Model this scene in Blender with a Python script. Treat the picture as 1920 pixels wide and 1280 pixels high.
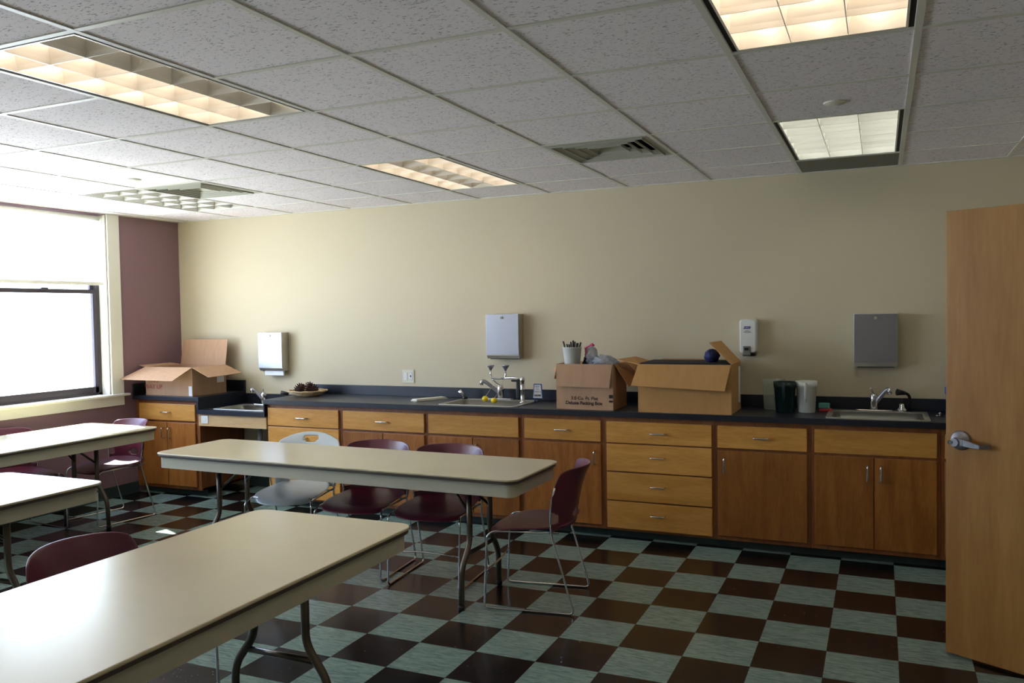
import bpy, bmesh, math, random
from mathutils import Vector, Matrix
PI = math.pi
random.seed(7)
for o in list(bpy.data.objects):
    bpy.data.objects.remove(o)
SC = bpy.context.scene
COL = SC.collection
R_ = math.radians

# ------------------------------------------------------------------ camera
def make_camera():
    f, cx, cy, cz, yaw, pitch, roll = 1559.2, 1.7576, -5.3031, 1.6026, 0.41770, -0.034839, -0.016835
    fw = Vector((-math.sin(yaw)*math.cos(pitch), math.cos(yaw)*math.cos(pitch), math.sin(pitch)))
    r = Vector((math.cos(yaw), math.sin(yaw), 0)); u = r.cross(fw)
    c, s = math.cos(roll), math.sin(roll)
    r2 = c*r + s*u; u2 = -s*r + c*u
    cam = bpy.data.cameras.new('camera'); cam.sensor_width = 36; cam.lens = f/1920*36
    cam.clip_start = 0.05; cam.clip_end = 200
    o = bpy.data.objects.new('camera', cam); COL.objects.link(o)
    m = Matrix((r2, u2, -fw)).transposed().to_4x4(); m.translation = (cx, cy, cz)
    o.matrix_world = m
    SC.camera = o
make_camera()
SC.view_settings.view_transform = 'Standard'
SC.view_settings.look = 'None'
SC.view_settings.gamma = 1
SC.view_settings.exposure = 0.18
SC.view_settings.use_curve_mapping = False

# ------------------------------------------------------------------ world and sun
SKY = 15.0
SUN = 60.0
TUBE = 8.5
w = bpy.data.worlds.new('sky'); SC.world = w; w.use_nodes = True
bg = w.node_tree.nodes['Background']
bg.inputs['Strength'].default_value = SKY
# hazy pale sky above the horizon, sunlit pale ground below it
_tc = w.node_tree.nodes.new('ShaderNodeTexCoord'); _sp = w.node_tree.nodes.new('ShaderNodeSeparateXYZ'); _cr = w.node_tree.nodes.new('ShaderNodeValToRGB')
_mr = w.node_tree.nodes.new('ShaderNodeMapRange'); _mr.inputs[1].default_value = -1; _mr.inputs[2].default_value = 1
w.node_tree.links.new(_tc.outputs['Generated'], _sp.inputs[0]); w.node_tree.links.new(_sp.outputs[2], _mr.inputs[0]); w.node_tree.links.new(_mr.outputs[0], _cr.inputs[0])
_cr.color_ramp.elements[0].position = 0.47; _cr.color_ramp.elements[0].color = (1.12, 1.09, 1.24, 1)
_cr.color_ramp.elements[1].position = 0.53; _cr.color_ramp.elements[1].color = (0.50, 0.58, 0.86, 1)
w.node_tree.links.new(_cr.outputs[0], bg.inputs['Color'])
sd = bpy.data.lights.new('sun', 'SUN'); sd.energy = SUN; sd.angle = R_(0.5); sd.color = (1.0, 0.96, 0.9)
so = bpy.data.objects.new('sun', sd); COL.objects.link(so)
so.rotation_euler = Vector((1, -0.41, -0.95)).to_track_quat('-Z', 'Y').to_euler()
so.location = (-8, 3, 6)

# ------------------------------------------------------------------ dimensions
T = 0.3048
W = 0.87        # back wall plane (y)
XL = -4.55      # window wall plane (x)
XR = 2.95       # door wall plane (x)
YF = -6.3       # wall behind the camera
H = 2.54
CX0, CDX, CY0, CDY = 0.6202, 0.6278, -2.7544, 0.6197    # ceiling grid

# ------------------------------------------------------------------ materials
def lin(c):
    return tuple((x/12.92 if x <= 0.04045 else ((x+0.055)/1.055)**2.4) for x in [v/255 for v in c]) + (1,)
MATS = {}
def mat(name, rgb, rough=0.5, metal=0.0, coat=0.0, spec=None, bump=0.0, bscale=60, emis=None, estr=0, vary=0.0, vscale=8, stretch=(1, 1, 1), alpha=None):
    if name in MATS: return MATS[name]
    m = bpy.data.materials.new(name); m.use_nodes = True; nt = m.node_tree
    b = nt.nodes['Principled BSDF']
    c = lin(rgb)
    b.inputs['Base Color'].default_value = c; b.inputs['Roughness'].default_value = rough
    b.inputs['Metallic'].default_value = metal; b.inputs['Coat Weight'].default_value = coat
    b.inputs['Coat Roughness'].default_value = 0.08
    if spec is not None: b.inputs['Specular IOR Level'].default_value = spec
    if emis: b.inputs['Emission Color'].default_value = lin(emis); b.inputs['Emission Strength'].default_value = estr
    if vary or bump:
        tc = nt.nodes.new('ShaderNodeTexCoord'); mp = nt.nodes.new('ShaderNodeMapping')
        nt.links.new(tc.outputs['Object'], mp.inputs['Vector']); mp.inputs['Scale'].default_value = stretch
    if vary:
        n = nt.nodes.new('ShaderNodeTexNoise'); n.inputs['Scale'].default_value = vscale; n.inputs['Detail'].default_value = 5
        nt.links.new(mp.outputs[0], n.inputs['Vector'])
        r = nt.nodes.new('ShaderNodeValToRGB'); r.color_ramp.elements[0].position = 0.3; r.color_ramp.elements[1].position = 0.7
        r.color_ramp.elements[0].color = tuple(x*(1-vary) for x in c[:3])+(1,)
        r.color_ramp.elements[1].color = tuple(min(1, x*(1+vary)) for x in c[:3])+(1,)
        nt.links.new(n.outputs['Fac'], r.inputs['Fac']); nt.links.new(r.outputs[0], b.inputs['Base Color'])
    if bump:
        n = nt.nodes.new('ShaderNodeTexNoise'); n.inputs['Scale'].default_value = bscale; n.inputs['Detail'].default_value = 3
        nt.links.new(mp.outputs[0], n.inputs['Vector'])
        bp = nt.nodes.new('ShaderNodeBump'); bp.inputs['Strength'].default_value = bump; bp.inputs['Distance'].default_value = 0.002
        nt.links.new(n.outputs['Fac'], bp.inputs['Height']); nt.links.new(bp.outputs[0], b.inputs['Normal'])
    MATS[name] = m
    return m

def wood(name, light, dark, vertical=True, rough=0.35, scale=1.0):
    m = bpy.data.materials.new(name); m.use_nodes = True; nt = m.node_tree; N = nt.nodes; L = nt.links
    b = N['Principled BSDF']; b.inputs['Roughness'].default_value = rough
    tc = N.new('ShaderNodeTexCoord'); mp = N.new('ShaderNodeMapping'); oi = N.new('ShaderNodeObjectInfo')
    ad = N.new('ShaderNodeVectorMath'); ad.operation = 'ADD'
    cb = N.new('ShaderNodeCombineXYZ'); ml = N.new('ShaderNodeMath'); ml.operation = 'MULTIPLY'; ml.inputs[1].default_value = 17
    L.new(oi.outputs['Random'], ml.inputs[0]); L.new(ml.outputs[0], cb.inputs[0]); L.new(ml.outputs[0], cb.inputs[2])
    L.new(tc.outputs['Object'], ad.inputs[0]); L.new(cb.outputs[0], ad.inputs[1]); L.new(ad.outputs[0], mp.inputs[0])
    s = scale
    mp.inputs['Scale'].default_value = (9*s, 9*s, 1.0*s) if vertical else (1.0*s, 9*s, 9*s)
    n1 = N.new('ShaderNodeTexNoise'); n1.inputs['Scale'].default_value = 1.5; n1.inputs['Detail'].default_value = 4; n1.inputs['Distortion'].default_value = 0.9
    n2 = N.new('ShaderNodeTexNoise'); n2.inputs['Scale'].default_value = 14; n2.inputs['Detail'].default_value = 6
    L.new(mp.outputs[0], n1.inputs['Vector']); L.new(mp.outputs[0], n2.inputs['Vector'])
    mx = N.new('ShaderNodeMix'); mx.data_type = 'FLOAT'; mx.inputs[0].default_value = 0.4
    L.new(n1.outputs['Fac'], mx.inputs[2]); L.new(n2.outputs['Fac'], mx.inputs[3])
    r = N.new('ShaderNodeValToRGB'); e = r.color_ramp.elements
    e[0].position = 0.38; e[0].color = lin(dark); e[1].position = 0.62; e[1].color = lin(light)
    L.new(mx.outputs[0], r.inputs[0])
    hv = N.new('ShaderNodeHueSaturation'); mr = N.new('ShaderNodeMapRange')
    mr.inputs[3].default_value = 0.9; mr.inputs[4].default_value = 1.1
    L.new(oi.outputs['Random'], mr.inputs[0]); L.new(mr.outputs[0], hv.inputs['Value']); L.new(r.outputs[0], hv.inputs['Color'])
    L.new(hv.outputs[0], b.inputs['Base Color'])
    MATS[name] = m
    return m

def floor_mat():
    m = bpy.data.materials.new('checker_vinyl'); m.use_nodes = True; nt = m.node_tree; N = nt.nodes; L = nt.links
    b = N['Principled BSDF']
    g = N.new('ShaderNodeNewGeometry'); sp = N.new('ShaderNodeSeparateXYZ'); L.new(g.outputs['Position'], sp.inputs[0])
    def mth(op, a, bb=None):
        n = N.new('ShaderNodeMath'); n.operation = op
        for i, v in enumerate((a, bb)):
            if v is None: continue
            if isinstance(v, (int, float)): n.inputs[i].default_value = v
            else: L.new(v, n.inputs[i])
        return n.outputs[0]
    xs = mth('DIVIDE', sp.outputs[0], T); ys = mth('DIVIDE', sp.outputs[1], T)
    fx = mth('FLOOR', xs); fy = mth('FLOOR', ys)
    par = mth('FLOORED_MODULO', mth('ADD', fx, fy), 2.0)
    # marbling, direction turned a little tile by tile
    cb = N.new('ShaderNodeCombineXYZ'); L.new(xs, cb.inputs[0]); L.new(ys, cb.inputs[1])
    cell = N.new('ShaderNodeCombineXYZ'); L.new(fx, cell.inputs[0]); L.new(fy, cell.inputs[1])
    wn = N.new('ShaderNodeTexWhiteNoise'); wn.noise_dimensions = '2D'; L.new(cell.outputs[0], wn.inputs['Vector'])
    off = N.new('ShaderNodeVectorMath'); off.operation = 'MULTIPLY_ADD'
    L.new(wn.outputs['Color'], off.inputs[0]); off.inputs[1].default_value = (20, 20, 20); L.new(cb.outputs[0], off.inputs[2])
    mp = N.new('ShaderNodeMapping'); mp.inputs['Scale'].default_value = (3.0, 14, 1); L.new(off.outputs[0], mp.inputs[0])
    n1 = N.new('ShaderNodeTexNoise'); n1.inputs['Scale'].default_value = 1.6; n1.inputs['Detail'].default_value = 5; n1.inputs['Distortion'].default_value = 0.8
    L.new(mp.outputs[0], n1.inputs['Vector'])
    rt = N.new('ShaderNodeValToRGB'); e = rt.color_ramp.elements
    e[0].position = 0.32; e[0].color = lin((96, 120, 116)); e[1].position = 0.62; e[1].color = lin((134, 156, 146))
    L.new(n1.outputs['Fac'], rt.inputs[0])
    n2 = N.new('ShaderNodeTexNoise'); n2.inputs['Scale'].default_value = 30; n2.inputs['Detail'].default_value = 3; L.new(cb.outputs[0], n2.inputs['Vector'])
    rd = N.new('ShaderNodeValToRGB'); e = rd.color_ramp.elements
    e[0].position = 0.4; e[0].color = lin((19, 17, 17)); e[1].position = 0.75; e[1].color = lin((31, 27, 26))
    L.new(n2.outputs['Fac'], rd.inputs[0])
    # pale specks in the dark tiles
    vo = N.new('ShaderNodeTexVoronoi'); vo.inputs['Scale'].default_value = 16; L.new(cb.outputs[0], vo.inputs['Vector'])
    sepc = N.new('ShaderNodeSeparateColor'); L.new(vo.outputs['Color'], sepc.inputs[0])
    size = mth('MULTIPLY', mth('POWER', sepc.outputs[0], 7.0), 0.22)
    speck = mth('LESS_THAN', vo.outputs['Distance'], size)
    md = N.new('ShaderNodeMix'); md.data_type = 'RGBA'; L.new(mth('MULTIPLY', speck, 0.35), md.inputs[0]); L.new(rd.outputs[0], md.inputs[6]); md.inputs[7].default_value = lin((150, 140, 125))
    mx = N.new('ShaderNodeMix'); mx.data_type = 'RGBA'; L.new(par, mx.inputs[0]); L.new(rt.outputs[0], mx.inputs[6]); L.new(md.outputs[2], mx.inputs[7])
    # hairline joints
    def edge(v):
        fr = mth('FRACT', v); a = mth('ABSOLUTE', mth('SUBTRACT', fr, 0.5)); return mth('GREATER_THAN', a, 0.4955)
    jn = mth('MAXIMUM', edge(xs), edge(ys))
    mj = N.new('ShaderNodeMix'); mj.data_type = 'RGBA'; L.new(mth('MULTIPLY', jn, 0.6), mj.inputs[0]); L.new(mx.outputs[2], mj.inputs[6]); mj.inputs[7].default_value = lin((30, 30, 30))
    L.new(mj.outputs[2], b.inputs['Base Color'])
    rr = N.new('ShaderNodeMapRange'); rr.inputs[3].default_value = 0.16; rr.inputs[4].default_value = 0.27
    n3 = N.new('ShaderNodeTexNoise'); n3.inputs['Scale'].default_value = 2.2; n3.inputs['Detail'].default_value = 4; L.new(cb.outputs[0], n3.inputs['Vector'])
    L.new(n3.outputs['Fac'], rr.inputs[0]); L.new(rr.outputs[0], b.inputs['Roughness'])
    b.inputs['Specular IOR Level'].default_value = 0.45
    bp = N.new('ShaderNodeBump'); bp.inputs['Strength'].default_value = 0.03; bp.inputs['Distance'].default_value = 0.002
    L.new(n3.outputs['Fac'], bp.inputs['Height']); L.new(bp.outputs[0], b.inputs['Normal'])
    return m

def tile_mat():
    m = bpy.data.materials.new('mineral_tile'); m.use_nodes = True; nt = m.node_tree; N = nt.nodes; L = nt.links
    b = N['Principled BSDF']; b.inputs['Roughness'].default_value = 0.9; b.inputs['Specular IOR Level'].default_value = 0.2
    tc = N.new('ShaderNodeTexCoord'); mp = N.new('ShaderNodeMapping'); mp.inputs['Scale'].default_value = (44, 100, 1); mp.inputs['Rotation'].default_value = (0, 0, 0.35)
    L.new(tc.outputs['Object'], mp.inputs[0])
    n = N.new('ShaderNodeTexNoise'); n.inputs['Scale'].default_value = 1.4; n.inputs['Detail'].default_value = 3; n.inputs['Roughness'].default_value = 0.65; L.new(mp.outputs[0], n.inputs['Vector'])
    r = N.new('ShaderNodeValToRGB'); e = r.color_ramp.elements
    e[0].position = 0.345; e[0].color = lin((140, 137, 134)); e[1].position = 0.41; e[1].color = lin((242, 234, 238))
    L.new(n.outputs['Fac'], r.inputs[0]); L.new(r.outputs[0], b.inputs['Base Color'])
    bp = N.new('ShaderNodeBump'); bp.inputs['Strength'].default_value = 0.4; bp.inputs['Distance'].default_value = 0.002
    L.new(r.outputs[0], bp.inputs['Height']); L.new(bp.outputs[0], b.inputs['Normal'])
    return m

def mix_mat(name, rgb, transp, rough=0.1, gloss=0.08, kind='glass'):
    m = bpy.data.materials.new(name); m.use_nodes = True; nt = m.node_tree; N = nt.nodes; L = nt.links
    for n in list(N):
        if n.type != 'OUTPUT_MATERIAL': N.remove(n)
    out = [n for n in N if n.type == 'OUTPUT_MATERIAL'][0]
    tr = N.new('ShaderNodeBsdfTransparent'); tr.inputs[0].default_value = lin(rgb) if kind == 'glass' else (1, 1, 1, 1)
    mx = N.new('ShaderNodeMixShader')
    if kind == 'glass':
        gl = N.new('ShaderNodeBsdfGlossy'); gl.inputs['Roughness'].default_value = rough; mx.inputs[0].default_value = gloss
        L.new(tr.outputs[0], mx.inputs[1]); L.new(gl.outputs[0], mx.inputs[2])
    elif kind == 'film':
        p = N.new('ShaderNodeBsdfPrincipled'); p.inputs['Base Color'].default_value = lin(rgb); p.inputs['Roughness'].default_value = rough
        mx.inputs[0].default_value = 1-transp
        L.new(tr.outputs[0], mx.inputs[1]); L.new(p.outputs[0], mx.inputs[2])
    elif kind == 'shade':
        d = N.new('ShaderNodeBsdfDiffuse'); d.inputs[0].default_value = lin(rgb)
        t = N.new('ShaderNodeBsdfTranslucent'); t.inputs[0].default_value = lin(rgb)
        mx.inputs[0].default_value = transp
        L.new(d.outputs[0], mx.inputs[1]); L.new(t.outputs[0], mx.inputs[2])
    L.new(mx.outputs[0], out.inputs[0])
    MATS[name] = m
    return m

M_FLOOR = floor_mat(); M_TILE = tile_mat()
M_CREAM = mat('cream_paint', (203, 190, 161), 0.6, bump=0.15, bscale=180)
M_PURPLE = mat('mauve_paint', (134, 104, 110), 0.6, bump=0.15, bscale=180)
M_TBAR = mat('grid_paint', (216, 213, 204), 0.45)
M_TRIM = mat('trim_paint', (226, 222, 208), 0.4)
M_COVE = mat('cove_rubber', (44, 62, 60), 0.5)
M_OAKV = wood('oak_vertical', (164, 104, 46), (138, 80, 30), True)
M_OAKH = wood('oak_horizontal', (212, 154, 78), (190, 132, 58), False)
M_OAKF = wood('oak_frame', (150, 92, 50), (126, 72, 38), True)
M_MAPLE = wood('maple_apron', (214, 178, 130), (200, 160, 110), False)
M_DOOR = wood('maple_door', (178, 130, 66), (160, 110, 50), True, 0.4, 0.5)
M_LAM = mat('black_laminate', (28, 32, 42), 0.33, spec=0.5, vary=0.15, vscale=120)
M_STEEL = mat('stainless', (196, 193, 186), 0.34, 0.8, bump=0.08, bscale=400, stretch=(1, 1, 0.02))
M_BOWL = mat('shaded_bowl_steel', (150, 148, 140), 0.30, 0.9)  # steel darkened so the bowl looks deep; its shade is in the colour
M_BRUSH = mat('brushed_steel', (160, 160, 168), 0.40, 0.9, bump=0.1, bscale=300, stretch=(0.05, 1, 1))
M_CHROME = mat('chrome', (215, 215, 218), 0.1, 1.0)
M_TUBEB = mat('brown_steel_tube', (92, 84, 74), 0.28, 0.7)
M_TTOP = mat('beige_laminate', (196, 184, 152), 0.22, spec=0.6, vary=0.03, vscale=3, bump=0.05, bscale=30)
M_TEDGE = mat('shadowed_edge_vinyl', (74, 60, 52), 0.4)  # edge moulding; the dark brown also paints the shadow beneath the top
M_APRON = mat('apron_plastic', (182, 176, 156), 0.45)
M_MAROON = mat('maroon_plastic', (92, 34, 50), 0.32, spec=0.5, bump=0.05, bscale=300)
M_GREY = mat('grey_plastic', (194, 200, 200), 0.35, spec=0.5)
M_CARD = mat('cardboard', (182, 144, 112), 0.8, vary=0.06, vscale=5, stretch=(6, 6, 1))
M_CARDD = mat('cardboard_orange', (190, 142, 84), 0.8, vary=0.05, vscale=5, stretch=(6, 6, 1))
M_CARDL = mat('cardboard_inside', (176, 134, 90), 0.85)
M_BLACK = mat('black_plastic', (22, 22, 24), 0.4)
M_INK = mat('print_ink', (52, 40, 34), 0.8)
M_REDINK = mat('red_ink', (170, 60, 58), 0.8)
M_WHITE = mat('white_plastic', (222, 222, 216), 0.35)
M_PAPER = mat('white_paper', (236, 238, 242), 0.8)
M_IVORY = mat('ivory_plastic', (214, 208, 186), 0.4)
M_VENT = mat('vent_paint', (176, 174, 160), 0.5)
M_DKPAN = mat('dark_panel', (70, 70, 64), 0.35, 0.3)
M_BRONZE = mat('bronze_frame', (62, 54, 58), 0.4, 0.4)
M_GLASS = mix_mat('window_glass', (240, 248, 248), 0.9, 0.02, 0.06, 'glass')
M_SHADE = mix_mat('shade_fabric', (238, 240, 238), 0.55, kind='shade')
M_LOUV = mat('louver_white', (226, 222, 214), 0.3, 0.15)
M_HOUS = mat('housing_white', (232, 230, 224), 0.5)
M_TUBEOFF = mat('tube_glass_off', (200, 202, 206), 0.3)
def emit(name, rgb, s):
    m = mat(name, rgb, 0.5, emis=rgb, estr=s); return m
M_TWARM = emit('tube_warm', (255, 236, 214), TUBE)
M_TCOOL = emit('tube_cool', (238, 244, 238), TUBE*0.85)
M_GREEN = mat('dark_green_plastic', (16, 46, 44), 0.35)
M_FROST = mix_mat('frosted_plastic', (206, 216, 196), 0.72, 0.3, kind='film')
M_BAG = mix_mat('clear_bag', (196, 202, 218), 0.45, 0.25, kind='film')
M_PINK = mat('pink_tie', (214, 76, 118), 0.4)
M_BLUE = mat('blue_plastic', (28, 84, 178), 0.35)
M_NAVY = mat('navy_fabric', (26, 34, 92), 0.7)
M_TEAL = mat('sponge_teal', (96, 160, 152), 0.9, bump=0.5, bscale=400)
M_RED = mat('sponge_red', (176, 52, 62), 0.9, bump=0.5, bscale=400)
M_YEL = mat('yellow_cap', (236, 208, 30), 0.4)
M_STRAW = mat('wicker', (206, 176, 132), 0.8, vary=0.25, vscale=60)
M_PINE = mat('pinecone_brown', (70, 44, 34), 0.85, vary=0.3, vscale=60)
M_PVC = mat('grey_pipe', (150, 152, 150), 0.5)
M_BLUEF = mat('blue_sign_edge', (30, 84, 160), 0.4)
M_DKINT = mat('dark_contents', (26, 24, 28), 0.9)
M_LOGO = mat('logo_violet', (58, 40, 150), 0.5)
M_SMALL = mat('grey_print', (104, 116, 124), 0.6)
M_PUSH = mat('smoked_grey', (120, 120, 112), 0.3)
M_CLOTH = mat('white_cloth', (222, 220, 210), 0.9, bump=0.3, bscale=300)
M_GAP = mat('dark_gap', (12, 12, 14), 0.7)

# ------------------------------------------------------------------ builders
class MB:
    def __init__(s): s.v = []; s.f = []; s.sm = []
    def add(s, vs, fs, smooth=False):
        b = len(s.v); s.v += [tuple(v) for v in vs]; s.f += [tuple(b+i for i in f) for f in fs]; s.sm += [smooth]*len(fs); return s
    def box(s, x0, x1, y0, y1, z0, z1, m=None):
        vs = [(x, y, z) for z in (z0, z1) for y in (y0, y1) for x in (x0, x1)]
        if m: vs = [m @ Vector(v) for v in vs]
        return s.add(vs, [(0, 2, 3, 1), (4, 5, 7, 6), (0, 1, 5, 4), (2, 6, 7, 3), (0, 4, 6, 2), (1, 3, 7, 5)])
    def tube(s, pts, r, n=10, caps=True, closed=False):
        P = [Vector(p) for p in pts]; k = len(P)
        rr = r if isinstance(r, (list, tuple)) else [r]*k
        tg = []
        for i in range(k):
            a = P[i-1] if (i > 0 or closed) else P[i]; b = P[(i+1) % k] if (i < k-1 or closed) else P[i]
            t = (b-a); tg.append(t.normalized() if t.length > 1e-9 else Vector((0, 0, 1)))
        up = Vector((0, 0, 1)) if abs(tg[0].z) < 0.9 else Vector((1, 0, 0))
        nrm = tg[0].cross(up).normalized(); vs = []
        for i in range(k):
            if i: nrm = (nrm - tg[i]*nrm.dot(tg[i])).normalized()
            bn = tg[i].cross(nrm)
            for j in range(n):
                a = 2*PI*j/n; vs.append(P[i] + (nrm*math.cos(a)+bn*math.sin(a))*rr[i])
        fs = []
        for i in range(k if closed else k-1):
            i2 = (i+1) % k
            for j in range(n):
                fs.append((i*n+j, i*n+(j+1) % n, i2*n+(j+1) % n, i2*n+j))
        s.add(vs, fs, True)
        if caps and not closed:
            b = len(s.v)-len(vs)
            s.f.append(tuple(b+j for j in reversed(range(n)))); s.sm.append(False)
            s.f.append(tuple(b+(k-1)*n+j for j in range(n))); s.sm.append(False)
        return s
    def lathe(s, prof, c, n=24, sx=1, sy=1, m=None, smooth=True):
        vs = []
        for r, z in prof:
            for j in range(n):
                a = 2*PI*j/n; v = Vector((r*math.cos(a)*sx, r*math.sin(a)*sy, z))
                if m: v = m @ v
                vs.append(v+Vector(c))
        fs = [(i*n+j, i*n+(j+1) % n, (i+1)*n+(j+1) % n, (i+1)*n+j) for i in range(len(prof)-1) for j in range(n)]
        s.add(vs, fs, smooth)
        b = len(s.v)-len(vs)
        if prof[0][0] > 1e-6: s.f.append(tuple(b+j for j in reversed(range(n)))); s.sm.append(False)
        if prof[-1][0] > 1e-6: s.f.append(tuple(b+(len(prof)-1)*n+j for j in range(n))); s.sm.append(False)
        return s
    def prism(s, poly, z0, z1):
        n = len(poly)
        vs = [(x, y, z0) for x, y in poly]+[(x, y, z1) for x, y in poly]
        fs = [tuple(reversed(range(n))), tuple(range(n, 2*n))]+[(i, (i+1) % n, n+(i+1) % n, n+i) for i in range(n)]
        return s.add(vs, fs)
    def ring(s, out, inn, z0, z1):
        n = len(out)
        vs = [(x, y, z0) for x, y in out]+[(x, y, z1) for x, y in out]+[(x, y, z0) for x, y in inn]+[(x, y, z1) for x, y in inn]
        fs = []
        for i in range(n):
            j = (i+1) % n
            fs += [(i, j, n+j, n+i), (2*n+j, 2*n+i, 3*n+i, 3*n+j), (n+i, n+j, 3*n+j, 3*n+i), (j, i, 2*n+i, 2*n+j)]
        return s.add(vs, fs)
    def slab(s, quad, t):
        """thin panel from four 3D corners, thickness t along its normal"""
        q = [Vector(p) for p in quad]; nn = (q[1]-q[0]).cross(q[-1]-q[0]).normalized()*t
        vs = q+[p+nn for p in q]; n = len(q)
        fs = [tuple(reversed(range(n))), tuple(range(n, 2*n))]+[(i, (i+1) % n, n+(i+1) % n, n+i) for i in range(n)]
        return s.add(vs, fs)
    def build(s, name, material, parent=None, base=None, bevel=0, solid=0, sub=0, seg=2):
        me = bpy.data.meshes.new(name)
        if parent is not None: b = Vector(parent['_w'])
        elif base is not None: b = Vector(base)
        else: b = Vector((0, 0, 0))
        me.from_pydata([Vector(v)-b for v in s.v], [], s.f); me.update()
        me.polygons.foreach_set('use_smooth', s.sm)
        me.materials.append(material)
        bm = bmesh.new(); bm.from_mesh(me); bmesh.ops.recalc_face_normals(bm, faces=bm.faces); bm.to_mesh(me); bm.free()
        o = bpy.data.objects.new(name, me); COL.objects.link(o)
        o['_w'] = tuple(b)
        if parent is not None: o.parent = parent
        else: o.location = b
        if solid:
            md = o.modifiers.new('solid', 'SOLIDIFY'); md.thickness = solid; md.offset = 0
        if sub:
            md = o.modifiers.new('sub', 'SUBSURF'); md.levels = sub; md.render_levels = sub
        if bevel:
            md = o.modifiers.new('bevel', 'BEVEL'); md.width = bevel; md.segments = seg; md.limit_method = 'ANGLE'
        return o

def fillet(pts, r, n=5):
    P = [Vector(p) for p in pts]; out = [P[0]]
    for i in range(1, len(P)-1):
        a = (P[i-1]-P[i]); b = (P[i+1]-P[i]); la, lb = a.length, b.length; a.normalize(); b.normalize()
        d = min(r, la*0.49, lb*0.49)
        p0 = P[i]+a*d; p1 = P[i]+b*d
        for k in range(n+1):
            t = k/n; out.append(p0*(1-t)**2+P[i]*2*t*(1-t)+p1*t*t)
    out.append(P[-1]); return out
def rrect(x0, x1, y0, y1, r, n=6):
    out = []
    for cx, cy, a0 in ((x1-r, y1-r, 0), (x0+r, y1-r, PI/2), (x0+r, y0+r, PI), (x1-r, y0+r, 1.5*PI)):
        for k in range(n+1):
            a = a0+PI/2*k/n; out.append((cx+r*math.cos(a), cy+r*math.sin(a)))
    return out
def thing(name, label, cat, loc=(0, 0, 0), group=None):
    o = bpy.data.objects.new(name, None); COL.objects.link(o); o.location = loc; o['_w'] = tuple(loc)
    o.empty_display_size = 0.05
    o['label'] = label; o['category'] = cat
    if group: o['group'] = group
    return o
def tag(o, label, cat, group=None):
    o['label'] = label; o['category'] = cat
    if group: o['group'] = group
    return o
def struct(o): o['kind'] = 'structure'; return o
def copy_tree(o, parent=None):
    c = o.copy(); COL.objects.link(c)
    if parent is not None: c.parent = parent
    for ch in [x for x in bpy.data.objects if x.parent == o]: copy_tree(ch, c)
    return c
def text_part(name, body, size, m, mtx, parent, extrude=0.0004, align='CENTER', bold=0.0):
    cu = bpy.data.curves.new(name, 'FONT'); cu.body = body; cu.size = size; cu.extrude = extrude; cu.align_x = align; cu.offset = bold
    t = bpy.data.objects.new(name, cu); COL.objects.link(t)
    dg = bpy.context.evaluated_depsgraph_get(); dg.update()
    me = bpy.data.meshes.new_from_object(t.evaluated_get(dg))
    bpy.data.objects.remove(t); bpy.data.curves.remove(cu)
    me.transform(Matrix.Translation(-Vector(parent['_w'])) @ mtx); me.materials.clear(); me.materials.append(m)
    o = bpy.data.objects.new(name, me); COL.objects.link(o); o.parent = parent; o['_w'] = parent['_w']
    return o
def face_front(x, y, z):   # text facing -y
    return Matrix.Translation((x, y, z)) @ Matrix.Rotation(PI/2, 4, 'X')

# ------------------------------------------------------------------ room shell
struct(MB().box(XL-0.3, 4.6, YF-0.3, W+0.2, -0.12, 0).build('floor', M_FLOOR))
struct(MB().box(XL-0.3, 4.6, W, W+0.15, 0, 2.9).build('wall_back', M_CREAM))
struct(MB().box(XL-0.3, 4.6, YF-0.15, YF, 0, 2.9).build('wall_front', M_CREAM))
WZ0, WZ1 = 0.93, 2.53
WINS = [(-2.15, 0.03), (-4.75, -2.55)]
wl = MB()
ys = [YF, WINS[1][0], WINS[1][1], WINS[0][0], WINS[0][1], W]
for a, b in ((ys[0], ys[1]), (ys[2], ys[3]), (ys[4], ys[5])): wl.box(XL-0.22, XL, a, b, 0, 2.9)
for a, b in WINS: wl.box(XL-0.22, XL, a, b, 0, WZ0-0.02).box(XL-0.22, XL, a, b, WZ1, 2.9)
struct(wl.build('wall_left', M_PURPLE))
DY0, DY1 = -2.44, -1.50
wr = MB().box(XR, XR+0.14, DY1, W, 0, 2.9).box(XR, XR+0.14, YF, DY0, 0, 2.9).box(XR, XR+0.14, DY0, DY1, 2.08, 2.9)
struct(wr.build('wall_right', M_CREAM))
struct(MB().box(4.45, 4.6, YF, W, 0, 2.9).build('wall_corridor', M_CREAM))
# baseboards (rubber cove)
struct(MB().box(XL, XL+0.006, YF, 0.30, 0, 0.10).box(XL, XL+0.018, YF, 0.30, 0, 0.012).build('baseboard_left', M_COVE))
struct(MB().box(XR-0.006, XR, YF, DY0-0.07, 0, 0.10).box(XR-0.006, XR, DY1+0.07, 0.25, 0, 0.10).build('baseboard_right', M_COVE))
struct(MB().box(XL, XR, YF, YF+0.006, 0, 0.10).build('baseboard_front', M_COVE))
struct(MB().box(-3.77, -3.02, W-0.006, W, 0, 0.10).build('baseboard_back', M_COVE))
# door frame in the right wall
struct(MB().box(XR-0.02, XR+0.16, DY1, DY1+0.05, 0, 2.13).box(XR-0.02, XR+0.16, DY0-0.05, DY0, 0, 2.13).box(XR-0.02, XR+0.16, DY0, DY1, 2.08, 2.13).build('trim_1', M_COVE, bevel=0.003))

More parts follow.
